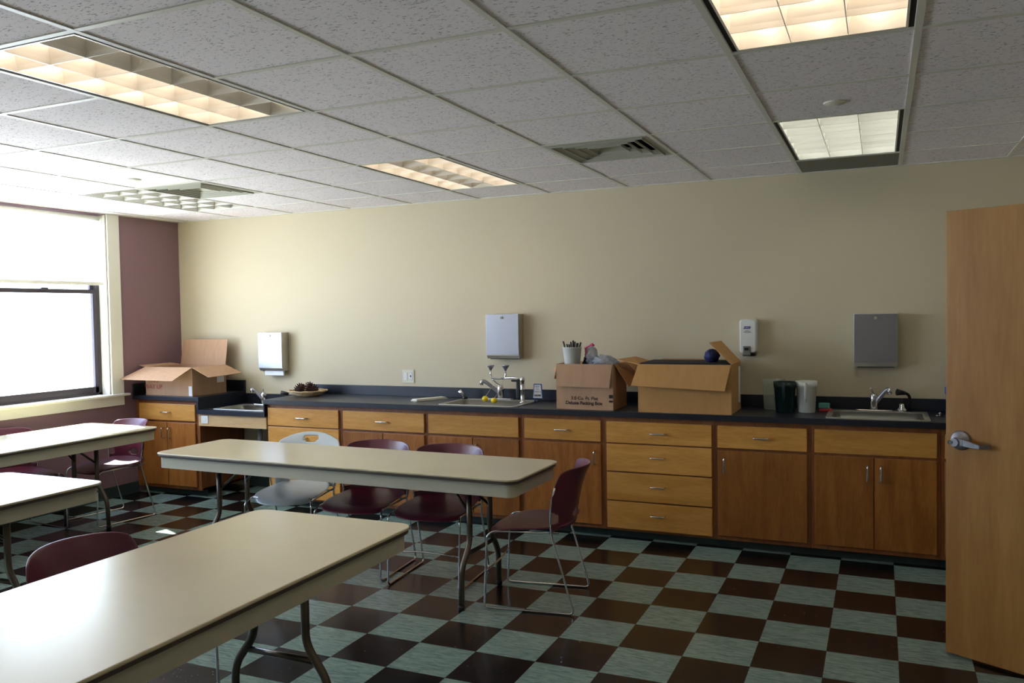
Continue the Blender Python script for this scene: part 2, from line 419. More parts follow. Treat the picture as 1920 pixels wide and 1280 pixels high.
# ceiling: tile field with openings, grid, slab above
FIX = {'A': (-3, -1, 2), 'B': (1, -1, 2), 'C': (1, 3, 2), 'D': (-3, 3, 2), 'E': (-7, 3, 2)}
VENTS = [(-1, 3), (-6, 3)]
PANEL = (1, 5)
gx = lambda k: CX0+CDX*k
gy = lambda k: CY0+CDY*k
occ = set(VENTS) | {PANEL}
for c, r, n in FIX.values():
    for k in range(n): occ.add((c, r+k))
tl = MB()
for i in range(-9, 7):
    for j in range(-6, 6):
        if (i, j) in occ: continue
        x0, x1 = max(gx(i), XL), min(gx(i+1), 4.45); y0, y1 = max(gy(j), YF), min(gy(j+1), W)
        if x1-x0 < 0.01 or y1-y0 < 0.01: continue
        tl.box(x0+0.001, x1-0.001, y0+0.001, y1-0.001, H+0.003, H+0.02)
ceil = struct(tl.build('ceiling', M_TILE))
gr = MB()
skipx, skipy = set(), set()          # cross tees / runner lengths that the lights interrupt
for c_, r_, n_ in FIX.values():
    for k in range(1, n_): skipy.add((c_, r_+k))
for i in range(-8, 7):
    if gx(i) < 4.45: gr.box(gx(i)-0.012, gx(i)+0.012, YF, W, H-0.0015, H+0.0035)
for j in range(-5, 6):
    for i in range(-9, 7):
        if (i, j) in skipy: continue
        xa, xb = max(gx(i)+0.012, XL), min(gx(i+1)-0.012, 4.45)
        if xb > xa: gr.box(xa, xb, gy(j)-0.012, gy(j)+0.012, H-0.0010, H+0.0034)
gr.box(XL, 4.45, W-0.02, W, H-0.003, H+0.003).box(XL, XL+0.02, YF, W, H-0.003, H+0.003)
g_o = gr.build('ceiling_grid', M_TBAR, ceil); 
struct(MB().box(XL-0.3, 4.6, YF-0.15, W+0.15, 2.78, 2.9).build('ceiling_deck', M_GAP))
# dark flush panel by the wall
x0, x1 = gx(1)+0.013, gx(2)-0.013; y0, y1 = gy(5)+0.013, W-0.002
p = MB().box(x0, x1, y0, y1, H+0.002, H+0.012).build('ceiling_panel', M_DKPAN)
tag(p, 'dark grey filler panel in the ceiling between the far right light and the wall', 'ceiling panel')

# ------------------------------------------------------------------ ceiling lights
def ceiling_light(key, tubes, label):
    c, r, n = FIX[key]
    x0, x1, y0, y1 = gx(c)+0.012, gx(c+1)-0.012, gy(r)+0.012, gy(r+n)-0.012
    cx, cy = (x0+x1)/2, (y0+y1)/2
    t = thing('ceiling_light', label, 'ceiling light', (cx, cy, H), 'recessed ceiling lights')
    top = H+0.115
    hb = MB()   # housing pan
    hb.box(x0, x1, y0, y1, top, top+0.01)
    hb.box(x0-0.004, x0+0.002, y0, y1, H+0.001, top).box(x1-0.002, x1+0.004, y0, y1, H+0.001, top)
    hb.box(x0, x1, y0-0.004, y0+0.002, H+0.001, top).box(x0, x1, y1-0.002, y1+0.004, H+0.001, top)
    hb.build('housing', M_HOUS, t)
    g = 0.020; g2 = 0.013
    ins = [(x0+g, y0+g2), (x1-g, y0+g2), (x1-g, y1-g2), (x0+g, y1-g2)]
    MB().ring([(x0+0.002, y0+0.002), (x1-0.002, y0+0.002), (x1-0.002, y1-0.002), (x0+0.002, y1-0.002)], ins, H+0.004, H+0.012).build('trim_gap', M_GAP, t)
    a0, a1, b0, b1 = x0+g, x1-g, y0+g2, y1-g2
    lv = MB()
    lv.ring([(a0, b0), (a1, b0), (a1, b1), (a0, b1)], [(a0+0.008, b0+0.008), (a1-0.008, b0+0.008), (a1-0.008, b1-0.008), (a0+0.008, b1-0.008)], H+0.001, H+0.10)
    zb, zt = H+0.003, H+0.066
    def blade(p, q, axis):
        tb, tt = 0.0015, 0.011
        prof = [(-tb, zb), (tb, zb), (0.003, zb+0.02), (tt, zt), (-tt, zt), (-0.003, zb+0.02)]
        if axis == 'y': vs = [(p+u, yy, z) for yy in (b0+0.004, b1-0.004) for u, z in prof]
        else: vs = [(xx, p+u, z) for xx in (a0+0.004, a1-0.004) for u, z in prof]
        k = len(prof)
        lv.add(vs, [tuple(range(k)), tuple(range(k, 2*k))]+[(i, (i+1) % k, k+(i+1) % k, k+i) for i in range(k)])
    for i in range(1, 3): blade(a0+(a1-a0)*i/3, None, 'y')
    for i in range(1, 6): blade(b0+(b1-b0)*i/6, None, 'x')
    lv.build('louver', M_LOUV, t)
    for i in range(3):
        xx = a0+(a1-a0)*(i+0.5)/3
        MB().tube([(xx, b0+0.03, H+0.095), (xx, b1-0.03, H+0.095)], 0.0127, 10).build('fluorescent_tube', tubes[i], t)
Wm, Co, Of = M_TWARM, M_TCOOL, M_TUBEOFF
ceiling_light('A', [Wm, Wm, Of], 'long recessed ceiling light at the upper left, near the camera, one tube unlit')
ceiling_light('B', [Wm, Wm, Wm], 'warm recessed ceiling light cut by the top edge at the upper right')
ceiling_light('C', [Co, Co, Co], 'greenish-white recessed ceiling light beside the dark panel at the back wall')
ceiling_light('D', [Wm, Of, Wm], 'recessed ceiling light with a dim middle row, left of the right-hand vent')
ceiling_light('E', [Of, Of, Of], 'unlit recessed ceiling light with grey louvres above the window corner')

def air_vent(c, r, label):
    x0, x1, y0, y1 = gx(c)+0.012, gx(c+1)-0.012, gy(r)+0.012, gy(r+1)-0.012
    cx, cy = (x0+x1)/2, (y0+y1)/2
    t = thing('air_vent', label, 'air vent', (cx, cy, H), 'square ceiling diffusers')
    MB().box(x0, x1, y0, y1, H+0.07, H+0.08).build('duct_box', M_GAP, t)
    hw = (x1-x0)/2
    def sq(h): return [(cx-h, cy-h), (cx+h, cy-h), (cx+h, cy+h), (cx-h, cy+h)]
    MB().ring(sq(hw), sq(hw-0.035), H-0.002, H+0.004).build('face_frame', M_VENT, t)
    for k in range(4):
        h = hw-0.035-k*0.056; h2 = h-0.040
        vs = [(x, y, H+0.020+0.004*k) for x, y in sq(h2)]+[(x, y, H-0.002+0.004*k) for x, y in sq(h)]
        vs += [(x, y, H+0.023+0.004*k) for x, y in sq(h2)]+[(x, y, H+0.001+0.004*k) for x, y in sq(h)]
        fs = []
        for i in range(4):
            j = (i+1) % 4
            fs += [(i, j, 4+j, 4+i), (8+j, 8+i, 12+i, 12+j), (4+i, 4+j, 12+j, 12+i), (j, i, 8+i, 8+j)]
        MB().add(vs, fs).ring(sq(h+0.001), sq(h-0.003), H-0.010+0.003*k, H+0.002+0.004*k).build('deflector', M_VENT, t)
    MB().box(cx-0.06, cx+0.06, cy-0.06, cy+0.06, H+0.036, H+0.042).build('centre_plate', M_VENT, t)
air_vent(-1, 3, 'square stepped ceiling vent above the middle of the counter')
air_vent(-6, 3, 'square ceiling vent beside the unlit light near the window')
for (x, y), lb in (((1.565, -1.166), 'small round white cover disc in the ceiling in front of the far right light'), ((-2.853, -1.169), 'small round white cover disc in the ceiling left of the window-side vent')):
    tag(MB().lathe([(0.0, -0.003), (0.046, -0.003), (0.05, 0.0), (0.05, 0.003)], (x, y, H), 28).build('sprinkler_cover', M_TRIM), lb, 'sprinkler cover', 'sprinkler covers in the ceiling')

# ------------------------------------------------------------------ windows
def window(idx, y0, y1):
    z0, z1 = WZ0, WZ1
    xo, xi = XL-0.15, XL-0.09
    fr = MB()
    f = 0.045
    fr.box(xo, xi, y0, y0+f, z0, z1).box(xo, xi, y1-f, y1, z0, z1).box(xo, xi, y0, y1, z1-f, z1).box(xo, xi, y0, y1, z0-0.02, z0+0.02)
    wo = struct(fr.build('window_%d' % idx, M_BRONZE, base=(XL-0.12, (y0+y1)/2, z0), bevel=0.002))
    ym = (y0+y1)/2
    MB().box(xo, xi+0.01, ym-0.03, ym+0.03, z0, z1).build('mullion', M_BRONZE, wo)
    zm = 1.86
    for a, b in ((y0+f, ym-0.03), (ym+0.03, y1-f)):
        s = 0.035
        # lower sash, inner track
        MB().box(xi-0.03, xi, a, a+s, z0+0.02, zm).box(xi-0.03, xi, b-s, b, z0+0.02, zm).box(xi-0.03, xi+0.004, a, b, zm-0.028, zm+0.008).box(xi-0.03, xi, a, b, z0+0.02, z0+0.075).box(xi, xi+0.02, (a+b)/2-0.03, (a+b)/2+0.03, zm-0.002, zm+0.018).build('lower_sash', M_BRONZE, wo, bevel=0.002)
        MB().box(xi-0.018, xi-0.013, a+s, b-s, z0+0.075, zm-0.028).build('glass_pane', M_GLASS, wo)
        MB().box(xo, xo+0.025, a, a+s, zm-0.02, z1-f).box(xo, xo+0.025, b-s, b, zm-0.02, z1-f).box(xo, xo+0.025, a, b, zm-0.02, zm+0.01).box(xo, xo+0.025, a, b, z1-f-0.04, z1-f).build('upper_sash', M_BRONZE, wo, bevel=0.002)
        MB().box(xo+0.008, xo+0.013, a+s, b-s, zm+0.01, z1-f-0.04).build('glass_pane', M_GLASS, wo)
    # wooden lining, casing, stool and apron
    cs = MB()
    cs.box(XL-0.10, XL, y0-0.005, y0+0.012, z0, z1).box(XL-0.10, XL, y1-0.012, y1+0.005, z0, z1)
    cs.box(XL, XL+0.018, y1+0.004, y1+0.13, z0, H-0.004).box(XL, XL+0.018, y0-0.13, y0-0.004, z0, H-0.004)
    cs.build('window_casing', M_TRIM, wo, bevel=0.002)
    MB().box(XL-0.10, XL+0.055, y0-0.17, y1+0.17, z0-0.022, z0).build('window_sill', M_TRIM, wo, bevel=0.006)
    MB().box(XL, XL+0.018, y0-0.13, y1+0.13, z0-0.105, z0-0.022).build('sill_apron', M_TRIM, wo, bevel=0.002)
    # daylight portal
    ld = bpy.data.lights.new('window_portal', 'AREA'); ld.shape = 'RECTANGLE'; ld.size = z1-z0; ld.size_y = y1-y0
    ld.cycles.is_portal = True
    lo = bpy.data.objects.new('window_portal', ld); COL.objects.link(lo)
    lo.location = (XL-0.17, ym, (z0+z1)/2); lo.rotation_euler = (0, -PI/2, 0)
    return ym
for i, (a, b) in enumerate(WINS):
    ym = window(i+1, a, b)
    lb = 'white roller shade pulled halfway down over the window by the mauve wall' if i == 0 else 'white roller shade on the window beyond the left edge of the view'
    s = thing('roller_shade', lb, 'window shade', (XL-0.04, ym, WZ1), 'window shades')
    MB().tube([(XL-0.045, a+0.03, WZ1-0.03), (XL-0.045, b-0.03, WZ1-0.03)], 0.022, 12).build('roller', M_TRIM, s)
    MB().add([(XL-0.045, a+0.025, 1.93), (XL-0.045, b-0.02, 1.93), (XL-0.045, b-0.02, WZ1-0.03), (XL-0.045, a+0.025, WZ1-0.03)], [(0, 1, 2, 3)]).build('fabric', M_SHADE, s)
    MB().box(XL-0.052, XL-0.039, a+0.02, b-0.015, 1.905, 1.935).build('hem_bar', M_TRIM, s, bevel=0.003)

# ------------------------------------------------------------------ door
def make_door():
    hx, hy = 2.84, -1.487
    dx, dy = 2.028, -1.058
    o = Vector((dx, dy, 0)); d = (Vector((hx, hy, 0))-o); L = 0.915; d.normalize()
    n = Vector((-d.y, d.x, 0))      # points to the back wall side
    if n.y < 0: n = -n
    m = Matrix((d, n, Vector((0, 0, 1)))).transposed().to_4x4(); m.translation = o
    door = struct(MB().box(0, L, 0, 0.044, 0.012, 2.025, m).build('door_1', M_DOOR, base=tuple(o), bevel=0.002))
    def P(x, y, z): return m @ Vector((x, y, z))
    hz = 0.995; ax = 0.066
    for side, y0, sgn in ((0, 0.0, -1), (1, 0.044, 1)):
        rm = m @ Matrix.Translation((ax, y0, hz)) @ Matrix.Rotation(PI/2 if sgn < 0 else -PI/2, 4, 'X')
        rb = MB(); pr = [(0.044, 0.0), (0.044, 0.004), (0.038, 0.010), (0.020, 0.013), (0.017, 0.03), (0.0, 0.031)]
        nn = 28; vs = []
        for r, z in pr:
            for j in range(nn):
                a = 2*PI*j/nn; vs.append(rm @ Vector((r*math.cos(a), r*math.sin(a), z)))
        rb.add(vs, [(i*nn+j, i*nn+(j+1) % nn, (i+1)*nn+(j+1) % nn, (i+1)*nn+j) for i in range(len(pr)-1) for j in range(nn)], True)
        rose = rb.build('handle_rose', M_BRUSH, door)
        yy = y0+sgn*0.048
        pts = [P(ax, y0+sgn*0.02, hz), P(ax, yy, hz)]
        MB().tube(pts, 0.010, 12).build('spindle', M_CHROME, rose)
        # flat lever: hub, arm, return
        hub = MB(); hub.tube([P(ax-0.004, yy-0.014, hz-0.004), P(ax-0.004, yy+0.012, hz-0.004)], 0.019, 20)
        pts = [(ax-0.01, hz, 0.017), (ax+0.03, hz-0.004, 0.015), (ax+0.075, hz-0.012, 0.011), (ax+0.10, hz-0.016, 0.009)]
        for i in range(len(pts)-1):
            (xa, za, ha), (xb, zb, hb) = pts[i], pts[i+1]
            q = [P(xa, yy-0.006, za-ha), P(xb, yy-0.006, zb-hb), P(xb, yy-0.006, zb+hb), P(xa, yy-0.006, za+ha)]
            q2 = [P(xa, yy+0.006, za-ha), P(xb, yy+0.006, zb-hb), P(xb, yy+0.006, zb+hb), P(xa, yy+0.006, za+ha)]
            hub.add(q+q2, [(0, 1, 2, 3), (7, 6, 5, 4), (0, 4, 5, 1), (1, 5, 6, 2), (2, 6, 7, 3), (3, 7, 4, 0)])
        xa, za, ha = pts[-1]
        e = y0+sgn*0.014
        q = [P(xa-0.006, yy, za-ha), P(xa+0.030, e, za-ha+0.002), P(xa+0.030, e, za+ha+0.002), P(xa-0.006, yy, za+ha)]
        hub.slab(q, 0.006)
        hub.build('lever', M_BRUSH, rose, bevel=0.0015)
        if side == 0:
            MB().tube([P(ax-0.02, yy-0.017, hz-0.004), P(ax-0.02, yy-0.006, hz-0.004)], 0.010, 16).build('key_cylinder', M_CHROME, rose)
    MB().box(-0.001, 0.001, 0.010, 0.034, hz-0.03, hz+0.03, m).build('latch_plate', M_CHROME, door)
    for z in (0.25, 1.02, 1.80):
        MB().tube([P(L+0.004, 0.046, z-0.05), P(L+0.004, 0.046, z+0.05)], 0.007, 10).build('hinge', M_BRUSH, door)
make_door()

# ------------------------------------------------------------------ cabinets
YD = 0.285      # door face
CT0, CT1 = 0.862, 0.900
KZ = 0.060
def pull(x, z, vertical, parent, y=YD):
    h = 0.048; st = 0.030
    if vertical: pts = [(x, y, z-h), (x, y-st, z-h), (x, y-st, z+h), (x, y, z+h)]
    else: pts = [(x-h, y, z), (x-h, y-st, z), (x+h, y-st, z), (x+h, y, z)]
    MB().tube(fillet(pts, 0.012, 4), 0.0055, 10).build('handle', M_CHROME, parent)
def cabinet(x0, x1, fronts, label, group='oak base cabinets under the counter', end_left=False):
    t = thing('base_cabinet', label, 'cabinet', ((x0+x1)/2, 0.58, 0), group)
    c = MB()
    e = 0.0008
    c.box(x0+e, x0+0.02, 0.318, W-0.012, KZ, CT0-0.001).box(x1-0.02, x1-e, 0.318, W-0.012, KZ, CT0-0.001)
    c.box(x0+e, x1-e, 0.32, W-0.012, KZ, KZ+0.018).box(x0+e, x1-e, W-0.02, W-0.012, KZ, CT0-0.001)
    c.build('carcass', M_OAKF, t)
    fx = [f[1] for f in fronts]+[f[2] for f in fronts]; fx0, fx1 = min(fx), max(fx)
    ff = MB().box(x0+e, x0+0.04, YD+0.0185, 0.319, KZ, CT0-0.002).box(x1-0.04, x1-e, YD+0.0185, 0.319, KZ, CT0-0.002)
    ff.box(x0+0.04, x1-0.04, YD+0.0185, 0.319, CT0-0.045, CT0-0.002).box(x0+0.04, x1-0.04, YD+0.0185, 0.319, KZ, KZ+0.04)
    zs = sorted({round(f[3], 3) for f in fronts})
    for z in zs[1:]: ff.box(x0+0.04, x1-0.04, YD+0.0185, 0.319, z-0.03, z+0.01)
    if any(f[0] == 'door' and f[1] > (x0+x1)/2-0.05 for f in fronts): ff.box((x0+x1)/2-0.02, (x0+x1)/2+0.02, YD+0.0185, 0.319, KZ+0.04, 0.66)
    ff.build('face_frame', M_OAKF, t)
    MB().box(x0+e, x1-e, 0.362, 0.372, 0.0, KZ).build('toe_kick', M_COVE, t)
    for kind, a, b, z0, z1, hx, hz, hv in fronts:
        o = MB().box(a, b, YD, YD+0.018, z0, z1).build('door' if kind == 'door' else ('false_front' if kind == 'panel' else 'drawer'), M_OAKV if kind == 'door' else M_OAKH, t, bevel=0.003)
        if hx is not None: pull(hx, hz, hv, o)
    return t
def four(a, b):
    m = (a+b)/2
    return [('drawer', a, b, z0, z1, m, (z0+z1)/2+dz, False) for z0, z1, dz in ((0.680, 0.829, 0), (0.480, 0.671, 0.012), (0.276, 0.471, 0.012), (0.078, 0.267, 0.012))]
def dd(a, b, top, two=True, hside=1):
    m = (a+b)/2; fr = [(top, a, b, 0.680, 0.829, m if top == 'drawer' else None, 0.755, False)]
    if two:
        fr += [('door', a, m-0.003, 0.09, 0.662, m-0.038, 0.565, True), ('door', m+0.003, b, 0.09, 0.662, m+0.038, 0.565, True)]
    else:
        fr += [('door', a, b, 0.09, 0.662, (b-0.045) if hside > 0 else (a+0.045), 0.565, True)]
    return fr
cabinet(-4.515, -3.78, dd(-4.497, -3.822, 'drawer'), 'oak cabinet in the corner under the open box, by the mauve wall')
cabinet(-3.02, -2.258, four(-3.005, -2.282), 'oak four-drawer cabinet right of the knee-space sink')
cabinet(-2.258, -1.462, dd(-2.238, -1.481, 'drawer'), 'oak cabinet with one drawer over two doors, left of the middle sink cabinet')
cabinet(-1.462, -0.660, dd(-1.443, -0.683, 'panel'), 'oak cabinet with a plain top panel under the middle sink')
cabinet(-0.660, -0.029, dd(-0.636, -0.050, 'drawer', False, 1), 'narrow oak cabinet with a single door, under the packing box')
cabinet(-0.029, 0.743, four(-0.009, 0.724), 'oak four-drawer cabinet under the wide cardboard box')
cabinet(0.743, 1.349, dd(0.762, 1.326, 'drawer', False, -1), 'oak cabinet with one drawer and a single door below the pitchers')
cabinet(1.349, 2.088, dd(1.371, 2.067, 'panel'), 'oak cabinet with a plain top panel under the right-hand sink')
cabinet(2.088, 2.86, dd(2.109, 2.83, 'drawer'), 'oak cabinet at the far right, mostly hidden behind the door')
# scribe strip beside the left wall
tag(MB().box(XL+0.001, -4.516, 0.30, 0.32, KZ, CT0-0.002).build('filler_strip', M_OAKF), 'thin oak filler strip between the corner cabinet and the mauve wall', 'filler strip')

def holed(x0, x1, y0, y1, z0, z1, holes):
    mb = MB(); xs = x0
    for a, b, c, d in sorted(holes):
        mb.box(xs, a, y0, y1, z0, z1); mb.box(a, b, y0, c, z0, z1); mb.box(a, b, d, y1, z0, z1); xs = b
    mb.box(xs, x1, y0, y1, z0, z1); return mb
SINKS = {'low': (-3.67, -3.07, 0.33, 0.76, 0.79), 'mid': (-1.375, -0.715, 0.31, 0.79, 0.90), 'right': (1.435, 2.035, 0.285, 0.765, 0.90)}
def hole(k): a, b, c, d, z = SINKS[k]; return (a+0.012, b-0.012, c+0.012, d-0.012)
ct = thing('worktop', 'long dark laminate worktop running from the low sink to the door', 'worktop', (-0.1, 0.56, CT0))
holed(-3.03, XR-0.002, 0.26, W-0.002, CT0, CT1, [hole('mid'), hole('right')]).build('top', M_LAM, ct, bevel=0.0)
MB().box(-2.95, XR-0.002, W-0.022, W-0.001, CT1, CT1+0.083).build('backsplash', M_LAM, ct, bevel=0.002)
MB().box(-3.031, -3.0205, 0.262, W-0.002, 0.752, CT0).build('end_panel', M_LAM, ct)
cl = thing('worktop', 'short dark laminate worktop in the corner under the open cardboard box', 'worktop', (-4.1, 0.56, CT0))
MB().box(XL+0.001, -3.752, 0.26, W-0.002, CT0, CT1).build('top', M_LAM, cl, bevel=0.002)
MB().box(XL+0.022, -3.752, W-0.022, W-0.001, CT1, CT1+0.105).build('backsplash', M_LAM, cl, bevel=0.002)
MB().box(XL+0.001, XL+0.022, 0.262, W-0.001, CT1, CT1+0.105).build('side_splash', M_LAM, cl, bevel=0.002)
MB().box(-3.779, -3.757, 0.262, W-0.002, 0.752, CT0).build('end_panel', M_LAM, cl)
lo = thing('worktop', 'lowered dark laminate worktop holding the small sink over the knee space', 'worktop', (-3.39, 0.56, 0.752))
holed(-3.756, -3.031, 0.262, W-0.002, 0.752, 0.79, [hole('low')]).build('top', M_LAM, lo)
MB().box(-3.75, -3.032, W-0.022, W-0.001, 0.79, 0.882).build('backsplash', M_LAM, lo)
ap = MB().box(-3.779, -3.021, YD, YD+0.02, 0.645, 0.750).build('apron_board', M_MAPLE, bevel=0.002)
tag(ap, 'pale wooden apron board below the lowered sink worktop', 'apron board')
op = thing('outlet_plate', 'grey outlet plate on the pale apron board under the low sink', 'outlet', (-3.71, YD, 0.70))
MB().box(-3.745, -3.665, YD-0.006, YD-0.0005, 0.668, 0.738).build('plate', M_WHITE, op, bevel=0.003)
MB().box(-3.722, -3.688, YD-0.008, YD-0.006, 0.690, 0.716).build('socket', M_IVORY, op, bevel=0.001)
# knee space pipes
tp = thing('drain_pipe', 'grey drain pipe with a trap under the low sink in the knee space', 'pipe', (-3.3, 0.6, 0.2))
MB().tube(fillet([(-3.32, 0.55, 0.62), (-3.32, 0.55, 0.44), (-3.32, 0.63, 0.38), (-3.32, 0.70, 0.44), (-3.32, 0.70, 0.50), (-3.32, W-0.01, 0.50)], 0.04), 0.021, 12).build('trap', M_PVC, tp)
MB().box(-3.40, -3.25, 0.845, W-0.002, 0.44, 0.62).build('wall_box', M_PVC, tp)
MB().tube([(-3.36, W-0.03, 0.60), (-3.36, W-0.06, 0.60), (-3.40, 0.74, 0.74)], 0.007, 8).build('supply_hose', M_BLACK, tp)

def sink(k, label):
    a, b, c, d, z = SINKS[k]
    t = thing('sink', label, 'sink', ((a+b)/2, (c+d)/2, z), 'drop-in steel sinks')
    ba, bb, bc, bd = a+0.035, b-0.035, c+0.03, d-0.085
    dep = 0.15 if k != 'low' else 0.09
    out = rrect(a, b, c, d, 0.03); inn = rrect(ba, bb, bc, bd, 0.04)
    inn2 = rrect(ba+0.012, bb-0.012, bc+0.012, bd-0.012, 0.05)
    n = len(out)
    rim = MB(); rim.ring(out, inn, z+0.0003, z+0.006); rim.build('rim', M_STEEL, t, bevel=0.002)
    vs = [(x, y, z+0.004) for x, y in inn]+[(x, y, z-dep+0.02) for x, y in inn2]+[(((ba+bb)/2)+(x-(ba+bb)/2)*0.9, ((bc+bd)/2)+(y-(bc+bd)/2)*0.9, z-dep) for x, y in inn2]
    MB().add(vs, [(r*n+i, r*n+(i+1) % n, (r+1)*n+(i+1) % n, (r+1)*n+i) for r in range(2) for i in range(n)]+[tuple(range(2*n, 3*n))], True).build('bowl', M_BOWL, t, solid=0.001)
    MB().lathe([(0.045, 0.001), (0.042, 0.004), (0.03, 0.002), (0.0, 0.001)], ((a+b)/2, (bc+bd)/2, z-dep), 24).build('drain', M_CHROME, t)
sink('low', 'small steel sink set in the lowered worktop near the window')
sink('mid', 'steel sink in the worktop with the yellow-capped eyewash beside it')
sink('right', 'steel sink in the worktop at the right, nearest the door')

def faucet(x, y, z, dx, dy, label, lever_dx, lever_z):
    t = thing('faucet', label, 'faucet', (x, y, z), 'single lever faucets')
    w_ = 0.115
    MB().prism(rrect(x-w_, x+w_, y-0.025, y+0.025, 0.024, 6), z, z+0.012).build('base_plate', M_CHROME, t, bevel=0.004, seg=3)
    MB().lathe([(0.024, 0.012), (0.024, 0.05), (0.026, 0.055), (0.026, 0.10), (0.020, 0.115), (0.0, 0.118)], (x, y, z), 20).build('body', M_CHROME, t)
    pts = [(x, y, z+0.045), (x+dx*0.35, y+dy*0.35, z+0.085), (x+dx*0.8, y+dy*0.8, z+0.135), (x+dx, y+dy, z+0.150), (x+dx*1.12, y+dy*1.12, z+0.145)]
    MB().tube(fillet(pts, 0.03), [0.016]*1+[0.0150]*(len(fillet(pts, 0.03))-1), 12).build('spout', M_BRUSH, t)
    MB().tube([(x+dx*1.1, y+dy*1.1, z+0.155), (x+dx*1.12, y+dy*1.12, z+0.118)], 0.015, 14).build('aerator', M_CHROME, t)
    MB().tube(fillet([(x, y, z+0.11), (x+lever_dx*0.5, y-0.01, z+0.135), (x+lever_dx, y-0.03, z+lever_z)], 0.02), 0.005, 8).build('lever', M_CHROME, t)
faucet(-3.40, 0.70, 0.796, -0.085, -0.04, 'chrome faucet at the small low sink', 0.02, 0.155)
faucet(-1.035, 0.745, 0.906, -0.135, -0.03, 'chrome faucet at the middle sink, spout turned left', -0.06, 0.165)
faucet(1.715, 0.72, 0.906, 0.085, -0.03, 'chrome faucet at the right-hand sink, spout turned right', -0.02, 0.155)

def drench(x, y, z, flip, label):
    t = thing('drench_hose', label, 'hand spray', (x, y, z), 'hand sprays beside the sinks')
    MB().lathe([(0.035, 0.0), (0.035, 0.012), (0.026, 0.022), (0.018, 0.030), (0.018, 0.05), (0.0, 0.052)], (x, y, z), 20).build('valve', M_CHROME, t)
    MB().tube(fillet([(x+0.045*flip, y+0.02, z), (x+0.05*flip, y+0.02, z+0.09), (x+0.035*flip, y, z+0.118), (x+0.0*flip, y-0.02, z+0.125)], 0.02), 0.010, 10).build('hose', M_BLACK, t)
    MB().tube([(x+0.02*flip, y-0.01, z+0.122), (x-0.03*flip, y-0.03, z+0.13)], [0.013, 0.022], 14).build('spray_head', M_BLACK, t)
    MB().tube([(x, y, z+0.05), (x, y, z+0.085)], 0.006, 10).build('stem', M_BLACK, t)
drench(1.885, 0.80, 0.901, 1, 'black hand spray on a chrome valve behind the right-hand sink')
t = thing('hand_spray', 'silver and black hand spray leaning at the left end of the middle sink', 'hand spray', (-1.36, 0.74, 0.901), 'hand sprays beside the sinks')
MB().lathe([(0.022, 0.0), (0.020, 0.02), (0.010, 0.03), (0.0, 0.031)], (-1.345, 0.72, 0.901), 16).build('holder', M_BLACK, t)
MB().tube([(-1.345, 0.72, 0.925), (-1.385, 0.70, 0.975)], [0.010, 0.017], 14).build('spray_head', M_CHROME, t)
t = thing('spray_nozzle', 'small black spray nozzle on the ledge right of the low faucet', 'hand spray', (-3.20, 0.77, 0.79), 'hand sprays beside the sinks')
MB().lathe([(0.022, 0.0), (0.018, 0.06), (0.010, 0.08), (0.010, 0.105)], (-3.20, 0.77, 0.791), 14).build('stem', M_BLACK, t)
MB().tube([(-3.24, 0.75, 0.91), (-3.18, 0.78, 0.895)], [0.018, 0.014], 12).build('nozzle', M_BLACK, t)

# eyewash
ex, ey, ez = -0.780, 0.60, CT1
t = thing('eyewash_fixture', 'chrome eyewash with two upturned spray heads on a post by the middle sink', 'eyewash', (ex, ey, ez))
MB().lathe([(0.026, 0.0), (0.026, 0.008), (0.016, 0.014), (0.016, 0.10), (0.019, 0.103), (0.019, 0.112), (0.016, 0.115), (0.016, 0.165), (0.020, 0.170), (0.020, 0.20), (0.0, 0.203)], (ex, ey, ez), 20).build('post', M_CHROME, t)
MB().tube(fillet([(ex, ey, ez+0.185), (ex-0.10, ey+0.02, ez+0.195), (ex-0.19, ey+0.03, ez+0.185)], 0.03), 0.009, 12).build('arm', M_CHROME, t)
for sx, nm in ((-0.285, 'l'), (-0.155, 'r')):
    pass
MB().tube(fillet([(ex-0.285, ey+0.03, ez+0.255), (ex-0.285, ey+0.03, ez+0.19), (ex-0.22, ey+0.03, ez+0.180), (ex-0.155, ey+0.03, ez+0.19), (ex-0.155, ey+0.03, ez+0.25)], 0.03), 0.007, 10).build('yoke', M_CHROME, t)
for sx in (-0.285, -0.155):
    MB().lathe([(0.010, 0.0), (0.014, 0.012), (0.030, 0.034), (0.031, 0.040), (0.0, 0.043)], (ex+sx, ey+0.03, ez+0.25), 18).build('spray_head', M_BRUSH, t)
MB().tube(fillet([(ex-0.05, ey+0.01, ez+0.175), (ex-0.055, ey+0.02, ez+0.10), (ex-0.06, ey+0.03, ez+0.04)], 0.02), [0.017]*9, 10).build('push_handle', M_BLACK, t) if False else MB().box(ex-0.10, ex-0.025, ey+0.005, ey+0.018, ez+0.163, ez+0.180).box(ex-0.058, ex-0.026, ey+0.005, ey+0.018, ez+0.03, ez+0.17).build('push_handle', M_BLACK, t, bevel=0.006)
for dx, dz, yy in ((-0.245, -0.0, 0), (-0.17, -0.012, 0)):
    cxp, czp = ex+dx+0.0, ez+0.03+dz
    cap = MB().lathe([(0.0, -0.02), (0.014, -0.018), (0.023, -0.008), (0.025, 0.004), (0.020, 0.016), (0.008, 0.022), (0.0, 0.023)], (cxp, ey-0.16, czp+0.012), 20).build('dust_cap', M_YEL, t)
    MB().tube([(cxp, ey-0.155, czp+0.03), (cxp, ey-0.02, czp+0.10), (ex+(-0.285 if dx < -0.2 else -0.155), ey+0.022, ez+0.235)], 0.0012, 6).build('cap_chain', M_CHROME, cap)
t = thing('instruction_tag', 'small white instruction tag with a blue edge beside the eyewash post', 'sign', (-0.69, 0.68, CT1))
MB().tube([(-0.715, 0.68, CT1), (-0.700, 0.68, CT1+0.035)], 0.006, 8).build('stem', M_BLUEF, t)
